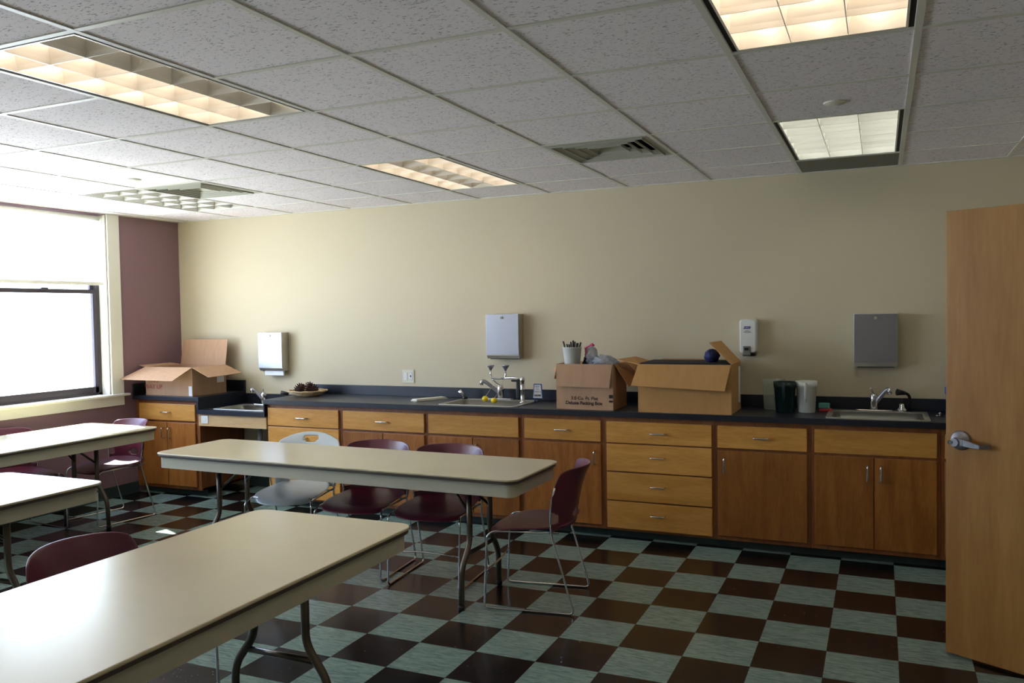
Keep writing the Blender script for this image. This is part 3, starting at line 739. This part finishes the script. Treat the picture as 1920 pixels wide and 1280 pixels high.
def quad_panel(mb, xs, zs, y0, y1):
    mb.add([(x, y, z) for y in (y0, y1) for x, z in zip(xs, zs)], [(0, 1, 2, 3), (7, 6, 5, 4), (0, 4, 5, 1), (1, 5, 6, 2), (2, 6, 7, 3), (3, 7, 4, 0)])
    return mb
quad_panel(MB(), (-0.728, -0.642, -0.652, -0.716), (CT1+0.030, CT1+0.030, CT1+0.145, CT1+0.145), 0.675, 0.681).build('backing', M_BLUEF, t, bevel=0.001)
quad_panel(MB(), (-0.722, -0.648, -0.658, -0.710), (CT1+0.034, CT1+0.034, CT1+0.138, CT1+0.138), 0.673, 0.6745).build('face', M_PAPER, t)
for i, (b_, z_) in enumerate((('PUSH', 0.118), ('TO', 0.098), ('OPERATE', 0.078))):
    text_part('lettering', b_, 0.015, M_SMALL, face_front(-0.685, 0.6725, CT1+z_), t)
text_part('emblem', 'HAWS', 0.019, M_INK, face_front(-0.685, 0.6725, CT1+0.048), t, bold=0.0012)

# ------------------------------------------------------------------ wall items
def towel_dispenser(x0, x1, z0, z1, label, paper=False):
    y0 = W-0.102; y1 = W-0.0005
    t = thing('paper_towel_dispenser', label, 'paper towel dispenser', ((x0+x1)/2, W, z0), 'steel paper towel dispensers')
    m = (x0+x1)/2
    MB().box(x0, x1, y0+0.004, y1, z0+0.035, z1).add(
        [(x, y, z) for x in (x0, x1) for y, z in ((y0+0.004, z0+0.035), (y0+0.022, z0+0.008), (y1, z0+0.008), (y1, z0+0.035))],
        [(0, 1, 2, 3), (7, 6, 5, 4), (0, 4, 5, 1), (1, 5, 6, 2), (2, 6, 7, 3)]).build('cabinet_body', M_STEEL, t)
    MB().box(x0-0.001, x1+0.001, y0-0.001, y0+0.004, z0+0.04, z1+0.001).build('door', M_BRUSH, t, bevel=0.002)
    MB().tube([(m, y0-0.009, z1-0.028), (m, y0, z1-0.028)], 0.010, 16).build('lock', M_CHROME, t)
    MB().box(x0+0.02, x1-0.02, y0+0.03, y1-0.02, z0+0.002, z0+0.0085).build('slot', M_GAP, t)
    if paper:
        MB().box(x0+0.045, x1-0.01, y0+0.028, y0+0.045, z0-0.035, z0+0.03).build('towel', M_PAPER, t, bevel=0.004)
towel_dispenser(-3.505, -3.235, 1.095, 1.455, 'steel paper towel dispenser nearest the window, white towel hanging out', True)
towel_dispenser(-1.165, -0.880, 1.225, 1.590, 'steel paper towel dispenser on the wall above the middle sink')
towel_dispenser(1.592, 1.860, 1.190, 1.553, 'steel paper towel dispenser on the wall above the right-hand sink')

t = thing('sanitizer_dispenser', 'white hand sanitizer dispenser with a violet logo, above the wide box', 'sanitizer dispenser', (0.895, W, 1.28))
MB().prism([(x-0.0, z) for x, z in rrect(0.833, 0.953, 1.285, 1.525, 0.018)], 0, 1)
pr = rrect(0.833, 0.953, 1.285, 1.525, 0.02); pr2 = rrect(0.841, 0.945, 1.292, 1.516, 0.018)
n = len(pr)
mb = MB(); mb.add([(x, W-0.001, z) for x, z in pr]+[(x, W-0.07, z) for x, z in pr]+[(x, W-0.088, z) for x, z in pr2],
    [(r*n+i, r*n+(i+1) % n, (r+1)*n+(i+1) % n, (r+1)*n+i) for r in range(2) for i in range(n)]+[tuple(range(2*n, 3*n)), tuple(reversed(range(n)))])
mb.build('cover', M_WHITE, t, bevel=0.003)
quad_panel(MB(), (0.862, 0.909, 0.914, 0.868), (1.458, 1.458, 1.476, 1.476), W-0.0895, W-0.0882).build('logo', M_LOGO, t)
text_part('logo_lettering', 'PURELL', 0.014, M_WHITE, face_front(0.888, W-0.0898, 1.462), t)
text_part('small_print', 'HAND\nSANITIZER', 0.010, M_SMALL, face_front(0.890, W-0.0888, 1.442), t)
MB().box(0.858, 0.912, W-0.100, W-0.080, 1.268, 1.336).build('push_bar', M_PUSH, t, bevel=0.008, seg=3)
MB().box(0.868, 0.900, W-0.103, W-0.099, 1.305, 1.325).build('push_recess', M_BLACK, t, bevel=0.004)
MB().box(0.85, 0.935, W-0.06, W-0.002, 1.262, 1.286).build('nozzle_housing', M_BLACK, t, bevel=0.006)

t = thing('wall_outlet', 'ivory two-gang outlet plate on the cream wall above the long worktop', 'outlet', (-1.96, W, 1.01))
MB().box(-2.022, -1.903, W-0.007, W-0.0005, 1.010, 1.128).build('plate', M_IVORY, t, bevel=0.003)
MB().box(-2.005, -1.972, W-0.010, W-0.007, 1.035, 1.103).build('socket', M_WHITE, t, bevel=0.002)
MB().box(-1.953, -1.920, W-0.010, W-0.007, 1.035, 1.103).build('switch_rocker', M_WHITE, t, bevel=0.002)
MB().box(-1.940, -1.932, W-0.0145, W-0.010, 1.064, 1.078).build('toggle', M_BLACK, t)

# ------------------------------------------------------------------ cardboard boxes
def open_box(x0, x1, y0, y1, z0, z1, m, name, label, group='open cardboard boxes on the worktop', th=0.005):
    t = thing(name, label, 'box', ((x0+x1)/2, (y0+y1)/2, z0), group)
    b = MB().box(x0, x1, y0, y0+th, z0, z1).box(x0, x1, y1-th, y1, z0, z1).box(x0, x0+th, y0+th, y1-th, z0, z1).box(x1-th, x1, y0+th, y1-th, z0, z1).box(x0+th, x1-th, y0+th, y1-th, z0, z0+th)
    b.build('carton', m, t)
    return t
z0 = CT1+0.0005
# corner box
X0, X1, Y0, Y1, ZT = -4.435, -3.868, 0.315, 0.735, 1.160
b1 = open_box(X0, X1, Y0, Y1, z0, ZT, M_CARD, 'cardboard_box', 'open cardboard box with wide flaps in the corner by the mauve wall')
def flap(q, m, t, th=0.004): return MB().slab(q, th).build('flap', m, t)
flap([(X0, Y0, ZT), (X1, Y0, ZT), (X1-0.02, Y0-0.215, ZT-0.105), (X0-0.10, Y0-0.20, ZT-0.10)], M_CARD, b1)
flap([(X1, Y0, ZT), (X1, Y1, ZT), (X1+0.185, Y1+0.01, ZT-0.075), (X1+0.195, Y0+0.0, ZT-0.085)], M_CARD, b1)
flap([(X1, Y1-0.004, ZT), (X0+0.01, Y1-0.004, ZT), (X0+0.012, Y1+0.035, ZT+0.235), (X1-0.0, Y1+0.035, ZT+0.235)], M_CARD, b1)
flap([(X0, Y1, ZT), (X0, Y0, ZT), (X0-0.10, Y0+0.02, ZT+0.015), (X0-0.10, Y1-0.02, ZT+0.015)], M_CARD, b1)
text_part('red_print', 'THIS\nWAY UP', 0.058, M_REDINK, face_front(X0+0.095, Y0-0.0012, z0+0.118), b1)
MB().box(X1-0.045, X1-0.008, Y0-0.0015, Y0-0.0002, z0+0.003, z0+0.09).build('sticker', M_PAPER, b1)
MB().box(X1+0.0002, X1+0.0015, Y1-0.12, Y1-0.03, z0+0.10, z0+0.18).build('sticker', M_PAPER, b1)
# packing box
X0, X1, Y0, Y1, ZT = -0.392, 0.034, 0.320, 0.66, 1.226
b2 = open_box(X0, X1, Y0, Y1, z0, ZT, M_CARD, 'cardboard_box', 'square cardboard packing box with printed text and a white bucket inside')
flap([(X0+0.006, Y0-0.002, ZT), (X1-0.004, Y0-0.002, ZT-0.002), (X1-0.022, Y0-0.022, ZT-0.165), (X0+0.014, Y0-0.022, ZT-0.160)], M_CARD, b2)
pts = [(X1, Y0+0.03, ZT), (X1, Y1, ZT), (X1+0.15, Y1-0.03, ZT+0.005), (X1+0.165, Y1-0.06, ZT-0.10), (X1+0.12, Y1-0.16, ZT-0.155), (X1+0.08, Y0+0.05, ZT-0.17)]
MB().slab([(X1, Y0+0.04, ZT), (X1, Y1, ZT), (X1+0.145, Y1-0.02, ZT-0.02), (X1+0.155, Y1-0.12, ZT-0.12), (X1+0.10, Y0+0.06, ZT-0.16)], 0.004).build('flap', M_CARDL, b2)
MB().slab([(X0, Y1, ZT), (X0, Y0+0.02, ZT), (X0-0.03, Y0+0.03, ZT-0.11), (X0-0.055, Y1-0.12, ZT-0.13), (X0-0.02, Y1-0.10, ZT-0.07)], 0.004).build('torn_flap', M_CARDL, b2)
MB().slab([(X0-0.012, Y0+0.03, ZT-0.02), (X0-0.020, Y0+0.05, ZT-0.085), (X0-0.062, Y0+0.07, ZT-0.045)], 0.003).build('torn_flap', M_CARD, b2)
flap([(X1-0.01, Y1, ZT), (X0+0.01, Y1, ZT), (X0+0.02, Y1+0.10, ZT-0.05), (X1-0.02, Y1+0.10, ZT-0.05)], M_CARD, b2)
text_part('lettering', '3.0 Cu. Ft. Flat', 0.034, M_INK, face_front(-0.180, Y0-0.0012, z0+0.070), b2, bold=0.0004)
text_part('lettering', 'Deluxe Packing Box', 0.034, M_INK, face_front(-0.184, Y0-0.0012, z0+0.036), b2, bold=0.0008)
MB().box(X1-0.030, X1-0.002, Y0-0.0015, Y0-0.0002, z0+0.085, z0+0.110).box(X1-0.030, X1-0.002, Y0-0.0015, Y0-0.0002, z0+0.056, z0+0.070).build('printed_mark', M_BLACK, b2)
tag(MB().box(X0+0.007, X1-0.007, Y0+0.007, Y1-0.007, z0+0.007, ZT-0.055).build('packing_filler', M_DKINT, bevel=0.01), 'dark bundled stuff filling the printed packing box', 'contents')
# bucket with markers
t = thing('white_bucket', 'white tapered bucket standing in the packing box, full of black markers', 'bucket', (-0.300, 0.42, ZT-0.055))
bz = ZT-0.055
MB().lathe([(0.0, 0.0), (0.050, 0.0), (0.052, 0.004), (0.069, 0.165), (0.072, 0.167), (0.072, 0.173), (0.066, 0.173), (0.049, 0.006), (0.0, 0.006)], (-0.303, 0.42, bz), 28).build('pail', M_WHITE, t)
random.seed(3)
for k in range(12):
    a = 2*PI*k/12; rr = 0.036 + 0.012*(k % 2)
    bx, by = -0.303+0.25*rr*math.cos(a), 0.42+0.25*rr*math.sin(a)
    tx, ty = -0.303+rr*1.35*math.cos(a), 0.42+rr*1.35*math.sin(a)
    mk = MB().tube([(bx, by, bz+0.01), (tx, ty, bz+0.186+0.036*random.random())], 0.0065, 8).build('marker_pen', M_BLACK if k % 6 else M_WHITE)
    tag(mk, 'black capped marker standing in the white bucket' if k % 6 else 'white marker standing among the black ones in the white bucket', 'marker', 'markers in the white bucket')
def blob(name, m, c, s, seed, amp, label=None, cat=None, parent=None, sub=4):
    bm = bmesh.new(); bmesh.ops.create_icosphere(bm, subdivisions=sub, radius=1)
    from mathutils import noise
    for v in bm.verts:
        d = v.co.normalized()
        nn = noise.fractal(d*2.2+Vector((seed, 0, 0)), 0.8, 2.0, 4)
        rdg = abs(noise.noise(d*5+Vector((0, seed, 0))))
        v.co = d*(1+amp*nn-amp*0.7*rdg)
        v.co = Vector((v.co.x*s[0], v.co.y*s[1], v.co.z*s[2]))
    me = bpy.data.meshes.new(name); bm.to_mesh(me); bm.free(); me.materials.append(m)
    me.polygons.foreach_set('use_smooth', [True]*len(me.polygons))
    o = bpy.data.objects.new(name, me); COL.objects.link(o)
    if parent is not None:
        o.parent = parent; me.transform(Matrix.Translation(Vector(c)-Vector(parent['_w'])))
    else: o.location = c
    o['_w'] = tuple(c) if parent is None else parent['_w']
    if label: tag(o, label, cat)
    return o
t = thing('tied_bag', 'clear plastic bag closed with a pink tie, behind the white bucket', 'plastic bag', (-0.20, 0.46, bz))
blob('bag', M_BAG, (-0.175, 0.47, bz+0.09), (0.050, 0.045, 0.085), 2.0, 0.30, parent=t)
blob('dark_contents', M_DKINT, (-0.195, 0.465, bz+0.055), (0.040, 0.035, 0.055), 5.0, 0.25, parent=t)
MB().tube([(-0.205, 0.43, bz+0.10), (-0.200, 0.43, bz+0.135), (-0.205, 0.43, bz+0.165), (-0.175, 0.43, bz+0.180), (-0.150, 0.43, bz+0.192), (-0.140, 0.43, bz+0.180)], [0.004, 0.006, 0.010, 0.006, 0.011, 0.009], 8).build('tie', M_PINK, t)
blob('plastic_bag', M_BAG, (-0.075, 0.47, bz+0.060), (0.098, 0.080, 0.052), 9.0, 0.35, 'crumpled bluish plastic bag heaped at the right of the packing box', 'plastic bag')
# wide box
X0, X1, Y0, Y1, ZT = 0.222, 0.855, 0.290, 0.690, 1.232
b3 = open_box(X0, X1, Y0, Y1, z0, ZT, M_CARDD, 'cardboard_box', 'wide cardboard box with a long front flap, between the packing box and the pitchers')
flap([(X0+0.003, Y0, ZT), (X1-0.003, Y0, ZT-0.003), (X1-0.035, Y0-0.055, ZT-0.17), (X0-0.035, Y0-0.055, ZT-0.145)], M_CARDD, b3)
MB().slab([(X0, Y1-0.02, ZT), (X0, Y0+0.02, ZT), (X0-0.13, Y0+0.07, ZT+0.020), (X0-0.19, Y0+0.14, ZT+0.024), (X0-0.11, Y1-0.06, ZT+0.034)], 0.004).build('flap', M_CARDD, b3)
MB().slab([(X1, Y0+0.002, ZT), (X1, Y1-0.01, ZT), (X1-0.125, Y1-0.06, ZT+0.145), (X1-0.15, Y0+0.03, ZT+0.145)], 0.004).build('flap', M_CARDD, b3)
flap([(X1-0.01, Y1, ZT), (X0+0.05, Y1, ZT), (X0+0.06, Y1+0.10, ZT+0.012), (X1-0.02, Y1+0.10, ZT+0.006)], M_CARDL, b3)
MB().box(X1+0.0003, X1+0.002, Y1-0.10, Y1-0.03, z0+0.05, ZT-0.03).build('tape', M_PAPER, b3)
tag(MB().box(X0+0.007, X1-0.007, Y0+0.007, Y1-0.007, z0+0.007, ZT+0.010).build('folded_fabric', M_DKINT, bevel=0.012), 'black folded fabric filling the wide cardboard box', 'fabric')
blob('rolled_fabric', M_NAVY, (X1-0.150, 0.42, ZT+0.052), (0.052, 0.070, 0.048), 3.0, 0.12, 'navy blue rounded bundle under the raised flap of the wide box', 'fabric')

# ------------------------------------------------------------------ pitchers, sponges
def pitcher(x, y, z, rb, rt, h, m, label, handle_a=-PI/2, sm=None):
    t = thing('pitcher', label, 'pitcher', (x, y, z), 'plastic pitchers by the right-hand sink')
    n = 36; prof = [(0.0, 0.0), (rb, 0.0), (rb+0.003, 0.006), (rb+(rt-rb)*0.8, h*0.80), (rb+(rt-rb)*0.80+0.004, h*0.81), (rt+0.002, h)]
    mb = MB(); vs = []
    for i, (r, zz) in enumerate(prof):
        for j in range(n):
            a = 2*PI*j/n; z2 = zz
            if i == len(prof)-1:
                dd_ = abs((a-handle_a+PI) % (2*PI)-PI)
                z2 = zz-0.012*max(0, 1-dd_/0.5)
            vs.append((x+r*math.cos(a), y+r*math.sin(a), z+z2))
    mb.add(vs, [(i*n+j, i*n+(j+1) % n, (i+1)*n+(j+1) % n, (i+1)*n+j) for i in range(len(prof)-1) for j in range(n)], True)
    mb.build('jug', m, t, solid=0.0025)
    hx, hy = math.cos(handle_a), math.sin(handle_a)
    pts = [(x+hx*rt, y+hy*rt, z+h*0.93), (x+hx*(rt+0.026), y+hy*(rt+0.026), z+h*0.90), (x+hx*(rt+0.024), y+hy*(rt+0.024), z+h*0.6), (x+hx*(rt+0.016), y+hy*(rt+0.016), z+h*0.36)]
    f = fillet(pts, 0.02)
    MB().tube(f, [0.011-0.004*i/len(f) for i in range(len(f))], 10).build('handle', m, t)
pitcher(1.165, 0.560, z0, 0.055, 0.072, 0.205, M_GREEN, 'dark green plastic pitcher left of the white one')
pitcher(1.300, 0.590, z0, 0.052, 0.066, 0.210, M_WHITE, 'white plastic pitcher with its handle to the front')
pitcher(1.075, 0.700, z0, 0.060, 0.075, 0.215, M_FROST, 'clear frosted pitcher half hidden behind the dark green one', PI/2)
pitcher(2.190, 0.360, z0, 0.060, 0.075, 0.205, M_BLUE, 'blue plastic pitcher peeking out behind the open door', PI/2)
tag(MB().box(1.375, 1.455, 0.64, 0.70, z0, z0+0.020).build('sponge', M_RED, bevel=0.004), 'red sponge lying under the teal one beside the white pitcher', 'sponge', 'sponges beside the white pitcher')
tag(MB().box(1.372, 1.444, 0.645, 0.70, z0+0.021, z0+0.055).build('sponge', M_TEAL, bevel=0.004), 'teal sponge stacked on the red one beside the white pitcher', 'sponge', 'sponges beside the white pitcher')
t = thing('sink_strainer', 'small steel sink strainer lying by the blue pitcher near the door', 'strainer', (2.10, 0.60, z0))
MB().lathe([(0.036, 0.006), (0.030, 0.002), (0.022, 0.0), (0.0, 0.0)], (2.10, 0.60, z0), 20).build('basket', M_CHROME, t, solid=0.0015)
MB().lathe([(0.004, 0.0), (0.004, 0.014), (0.010, 0.018), (0.0, 0.024)], (2.10, 0.60, z0), 12).build('knob', M_CHROME, t)

# ------------------------------------------------------------------ basket with pine cones, folded cloth
t = thing('wicker_basket', 'shallow round wicker basket on the left part of the long worktop', 'basket', (-2.87, 0.66, z0))
rings = MB()
for k in range(7):
    r = 0.105+0.012*k; zz = z0+0.008+0.006*k
    rings.tube([((-2.87)+r*math.cos(2*PI*j/40), 0.66+r*0.85*math.sin(2*PI*j/40), zz+0.002*math.sin(j*1.57+k*PI)) for j in range(40)], 0.0055, 6, closed=True)
rings.lathe([(0.0, 0.0), (0.10, 0.0), (0.112, 0.012), (0.108, 0.014), (0.0, 0.004)], (-2.87, 0.66, z0), 32, 1, 0.85)
rings.build('woven_bowl', M_STRAW, t)
def cone_obj(x, y, z, rx, seed, tilt, label):
    mb = MB(); random.seed(seed)
    m = Matrix.Rotation(tilt, 4, 'Y')
    mb.lathe([(0.0, -rx*1.0), (rx*0.5, -rx*0.85), (rx*0.72, -rx*0.3), (rx*0.68, rx*0.3), (rx*0.4, rx*0.85), (0.0, rx*1.1)], (x, y, z), 14, m=m)
    N_ = 70
    for k in range(N_):
        tt = (k+0.5)/N_; zz = rx*(-0.95+2.0*tt); r = rx*0.75*math.sqrt(max(0.05, 1-(zz/(rx*1.15))**2)); a = k*2.399
        c = Vector((r*math.cos(a), r*math.sin(a), zz)); out = Vector((math.cos(a), math.sin(a), 0.25)).normalized()
        sd = Vector((-math.sin(a), math.cos(a), 0)); up = out.cross(sd)
        tip = c+out*rx*0.42
        vs = [c-sd*rx*0.16, c+sd*rx*0.16, tip+sd*rx*0.13, tip-sd*rx*0.13, c-up*rx*0.10, tip-up*rx*0.02+out*rx*0.05]
        vs = [m @ v+Vector((x, y, z)) for v in vs]
        mb.add(vs, [(0, 1, 2, 3), (0, 4, 1), (1, 4, 5, 2), (0, 3, 5, 4), (3, 2, 5)])
    tag(mb.build('pine_cone', M_PINE, base=(x, y, z)), label, 'pine cone', 'pine cones in the wicker basket')
cone_obj(-2.945, 0.64, z0+0.058, 0.042, 1, 0.9, 'leftmost brown pine cone in the wicker basket')
cone_obj(-2.870, 0.68, z0+0.066, 0.044, 2, 0.2, 'round brown pine cone in the middle of the basket, standing highest')
cone_obj(-2.795, 0.64, z0+0.056, 0.042, 3, -1.1, 'rightmost brown pine cone in the wicker basket, lying on its side')
m = Matrix.Translation((-1.62, 0.62, z0)) @ Matrix.Rotation(R_(62), 4, 'Z')
tw = MB()
for k in range(3): tw.box(-0.15+0.004*k, 0.15-0.006*k, -0.045+0.004*k, 0.045-0.003*k, 0.0055*k, 0.0055*k+0.005, m)
tag(tw.build('folded_cloth', M_CLOTH, base=(-1.62, 0.62, z0), bevel=0.002), 'folded white cloth lying left of the middle sink', 'cloth')

# ------------------------------------------------------------------ folding tables
def make_table(L, Wd, r=0.07):
    t = thing('folding_table', '', 'table', (0, 0, 0), 'beige folding tables')
    hx, hy = L/2, Wd/2; top = 0.745
    MB().prism(rrect(-hx, hx, -hy, hy, r, 8), top-0.012, top).build('table_top', M_TTOP, t, bevel=0.005, seg=3)
    MB().prism(rrect(-hx+0.004, hx-0.004, -hy+0.004, hy-0.004, r, 8), top-0.026, top-0.0122).build('edge_band', M_TEDGE, t, bevel=0.003)
    i0 = 0.026; i1 = 0.045
    MB().ring(rrect(-hx+i0, hx-i0, -hy+i0, hy-i0, 0.035, 6), rrect(-hx+i1, hx-i1, -hy+i1, hy-i1, 0.02, 6), top-0.098, top-0.0262).build('apron', M_APRON, t)
    for sg in (-1, 1):
        lx = sg*(hx-0.37)
        for s in (-1, 1):
            pts = [(lx, s*0.125, top-0.03), (lx, s*0.125, 0.345), (lx, s*0.225, 0.215), (lx, s*0.232, 0.004)]
            leg = MB().tube(fillet(pts, 0.05, 6), 0.0165, 12).build('leg', M_TUBEB, t)
            MB().lathe([(0.018, 0.0), (0.019, 0.022), (0.016, 0.026)], (lx, s*0.232, 0.0), 14).build('foot_cap', M_BLACK, leg)
        MB().tube([(lx, -0.165, 0.285), (lx, 0.165, 0.285)], 0.0125, 12).build('cross_bar', M_TUBEB, t)
        MB().box(lx-0.02, lx+0.02, -hy+0.05, hy-0.05, top-0.046, top-0.0262).build('pivot_rail', M_TUBEB, t)
        for s in (-1, 1):
            MB().tube([(lx, s*0.118, 0.50), (lx-sg*0.20, s*0.045, top-0.06)], 0.008, 8).build('folding_brace', M_TUBEB, t)
        MB().box(lx-sg*0.20-0.05, lx-sg*0.20+0.05, -0.07, 0.07, top-0.075, top-0.0262).build('lock_bracket', M_TUBEB, t, bevel=0.004)
    return t
ta = make_table(2.44, 0.81); ta.location = (-0.385, -2.385-1.22, 0); ta.rotation_euler = (0, 0, PI/2)
ta['label'] = 'beige folding table in the near foreground, running off the bottom left'
tc_ = copy_tree(ta); tc_.location = (-3.87, -0.43-1.22, 0); tc_['label'] = 'sunlit folding table under the window, its top blown out white'
td = copy_tree(ta); td.location = (-2.40, -2.17-1.22, 0); td['label'] = 'folding table cut by the left edge, between the sunlit and the foreground tables'
tb = make_table(2.56, 0.63); tb.location = (-1.22, -1.112, 0); tb.rotation_euler = (0, 0, R_(-1.2))
tb['label'] = 'long beige folding table with chairs pushed in, parallel to the cabinets'

# ------------------------------------------------------------------ chairs
def grid_shell(fn, nu, nv, skip, m, name, parent, th, sub=2):
    mb = MB(); vs = [fn(-1+2*i/nu, j/nv) for j in range(nv+1) for i in range(nu+1)]
    fs = []
    for j in range(nv):
        for i in range(nu):
            u, v = -1+2*(i+0.5)/nu, (j+0.5)/nv
            if skip(u, v): continue
            fs.append((j*(nu+1)+i, j*(nu+1)+i+1, (j+1)*(nu+1)+i+1, (j+1)*(nu+1)+i))
    used = sorted({i for f in fs for i in f}); rm = {o: k for k, o in enumerate(used)}
    mb.add([vs[i] for i in used], [tuple(rm[i] for i in f) for f in fs], True)
    return mb.build(name, m, parent, solid=th, sub=sub)
def make_chair(kind):
    t = thing('stacking_chair', '', 'chair', (0, 0, 0), 'stacking chairs at the tables')
    gm = M_MAROON if kind == 'maroon' else M_GREY
    def seat(u, v):
        y = -0.248+0.468*v
        fr = (1-v)
        hw = 0.232*(1-0.06*v)*(1-0.16*fr**8-(0.30 if kind == 'grey' else 0.10)*v**6)
        y += 0.050*abs(u)**3*fr**3 - 0.02*abs(u)**3*v**3
        if kind == 'grey': y += 0.05*(u*u)*fr**2-0.01*fr
        z = 0.446-0.016*(1-u*u)*math.sin(PI*min(1, v*1.05))-0.044*fr**6+0.022*v**4
        return (u*hw, y, z)
    grid_shell(seat, 14, 14, lambda u, v: False, gm, 'seat', t, 0.010)
    if kind == 'maroon':
        def back(u, v):
            hw = 0.226+0.024*math.sin(PI*min(1, v*0.9+0.1))-0.012*v**10+0.008*v
            z = 0.440+0.330*v-0.018*abs(u)**8*v**2+0.003*(1-u*u)*v
            y = 0.213+0.062*v**1.2+0.030*v**5-0.118*u*u*(0.65+0.35*v)+0.0*u
            return (u*hw, y, z)
        def sk(u, v):
            return ((u/0.27)**2+((v-0.20)/0.075)**2 < 1) or ((abs(u)-0.97)/0.14)**2+((v-0.22)/0.10)**2 < 1
        grid_shell(back, 22, 22, sk, gm, 'backrest', t, 0.009, 1)
    else:
        def back(u, v):
            hw = 0.225+0.022*v-0.030*v**8
            z = 0.440+0.355*v-0.055*abs(u)**2.2*v**2
            y = 0.195+0.085*v**1.2+0.030*v**5-0.055*u*u*(0.5+0.5*v)
            return (u*hw, y, z)
        def sk(u, v):
            return ((u/0.74)**2+((v-0.30)/0.29)**2 < 1) or ((u/0.22)**2+((v-0.885)/0.07)**2 < 1 and v < 0.93)
        grid_shell(back, 26, 26, sk, gm, 'backrest', t, 0.010, 1)
    r = 0.0058
    for s in (-1, 1):
        x = s*0.226
        pts = [(s*0.215, 0.17, 0.432), (s*0.218, -0.195, 0.424), (x+s*0.004, -0.225, 0.40), (x, -0.245, 0.0065), (x, 0.25, 0.0065), (s*0.222, 0.132, 0.42), (s*0.236, 0.130, 0.50), (s*0.245, 0.140, 0.60), (s*0.246, 0.160, 0.68)]
        f = fillet(pts, 0.03, 5)
        MB().tube(f, r, 9).build('side_frame', M_CHROME, t)
    MB().tube(fillet([(-0.226, -0.236, 0.205), (0, -0.212, 0.215), (0.226, -0.236, 0.205)], 0.10), 0.005, 8).build('front_stretcher', M_CHROME, t)
    for y in (-0.15, 0.13):
        MB().tube([(-0.216, y, 0.425), (0.216, y, 0.425)], 0.0055, 8).build('seat_rail', M_CHROME, t)
    return t
cm = make_chair('maroon'); cg = make_chair('grey')
spots = [
    (0.000, -1.035, -82, 'maroon chair at the right end of the long table, seen side-on'),
    (-0.700, -0.905, 5, 'maroon chair behind the long table, nearest its right end'),
    (-1.230, -0.905, 5, 'maroon chair behind the long table, between the grey chair and another maroon one'),
    (-3.925, -0.535, -10, 'sunlit maroon chair at the far end of the sunlit table, by the corner cabinet'),
    (-4.200, -1.120, 84, 'maroon chair under the window, half hidden behind the sunlit table'),
    (-0.775, -3.150, 92, 'dark maroon chair tucked against the near left side of the foreground table'),
]
for i, (x, y, a, lb) in enumerate(spots):
    o = cm if i == 0 else copy_tree(cm)
    o.location = (x, y, 0); o.rotation_euler = (0, 0, R_(a)); o['label'] = lb
cg.location = (-1.815, -0.875, 0); cg.rotation_euler = (0, 0, R_(12))
cg['label'] = 'grey plastic chair with a handle hole, behind the left part of the long table'

for o in bpy.data.objects:
    if '_w' in o.keys(): del o['_w']
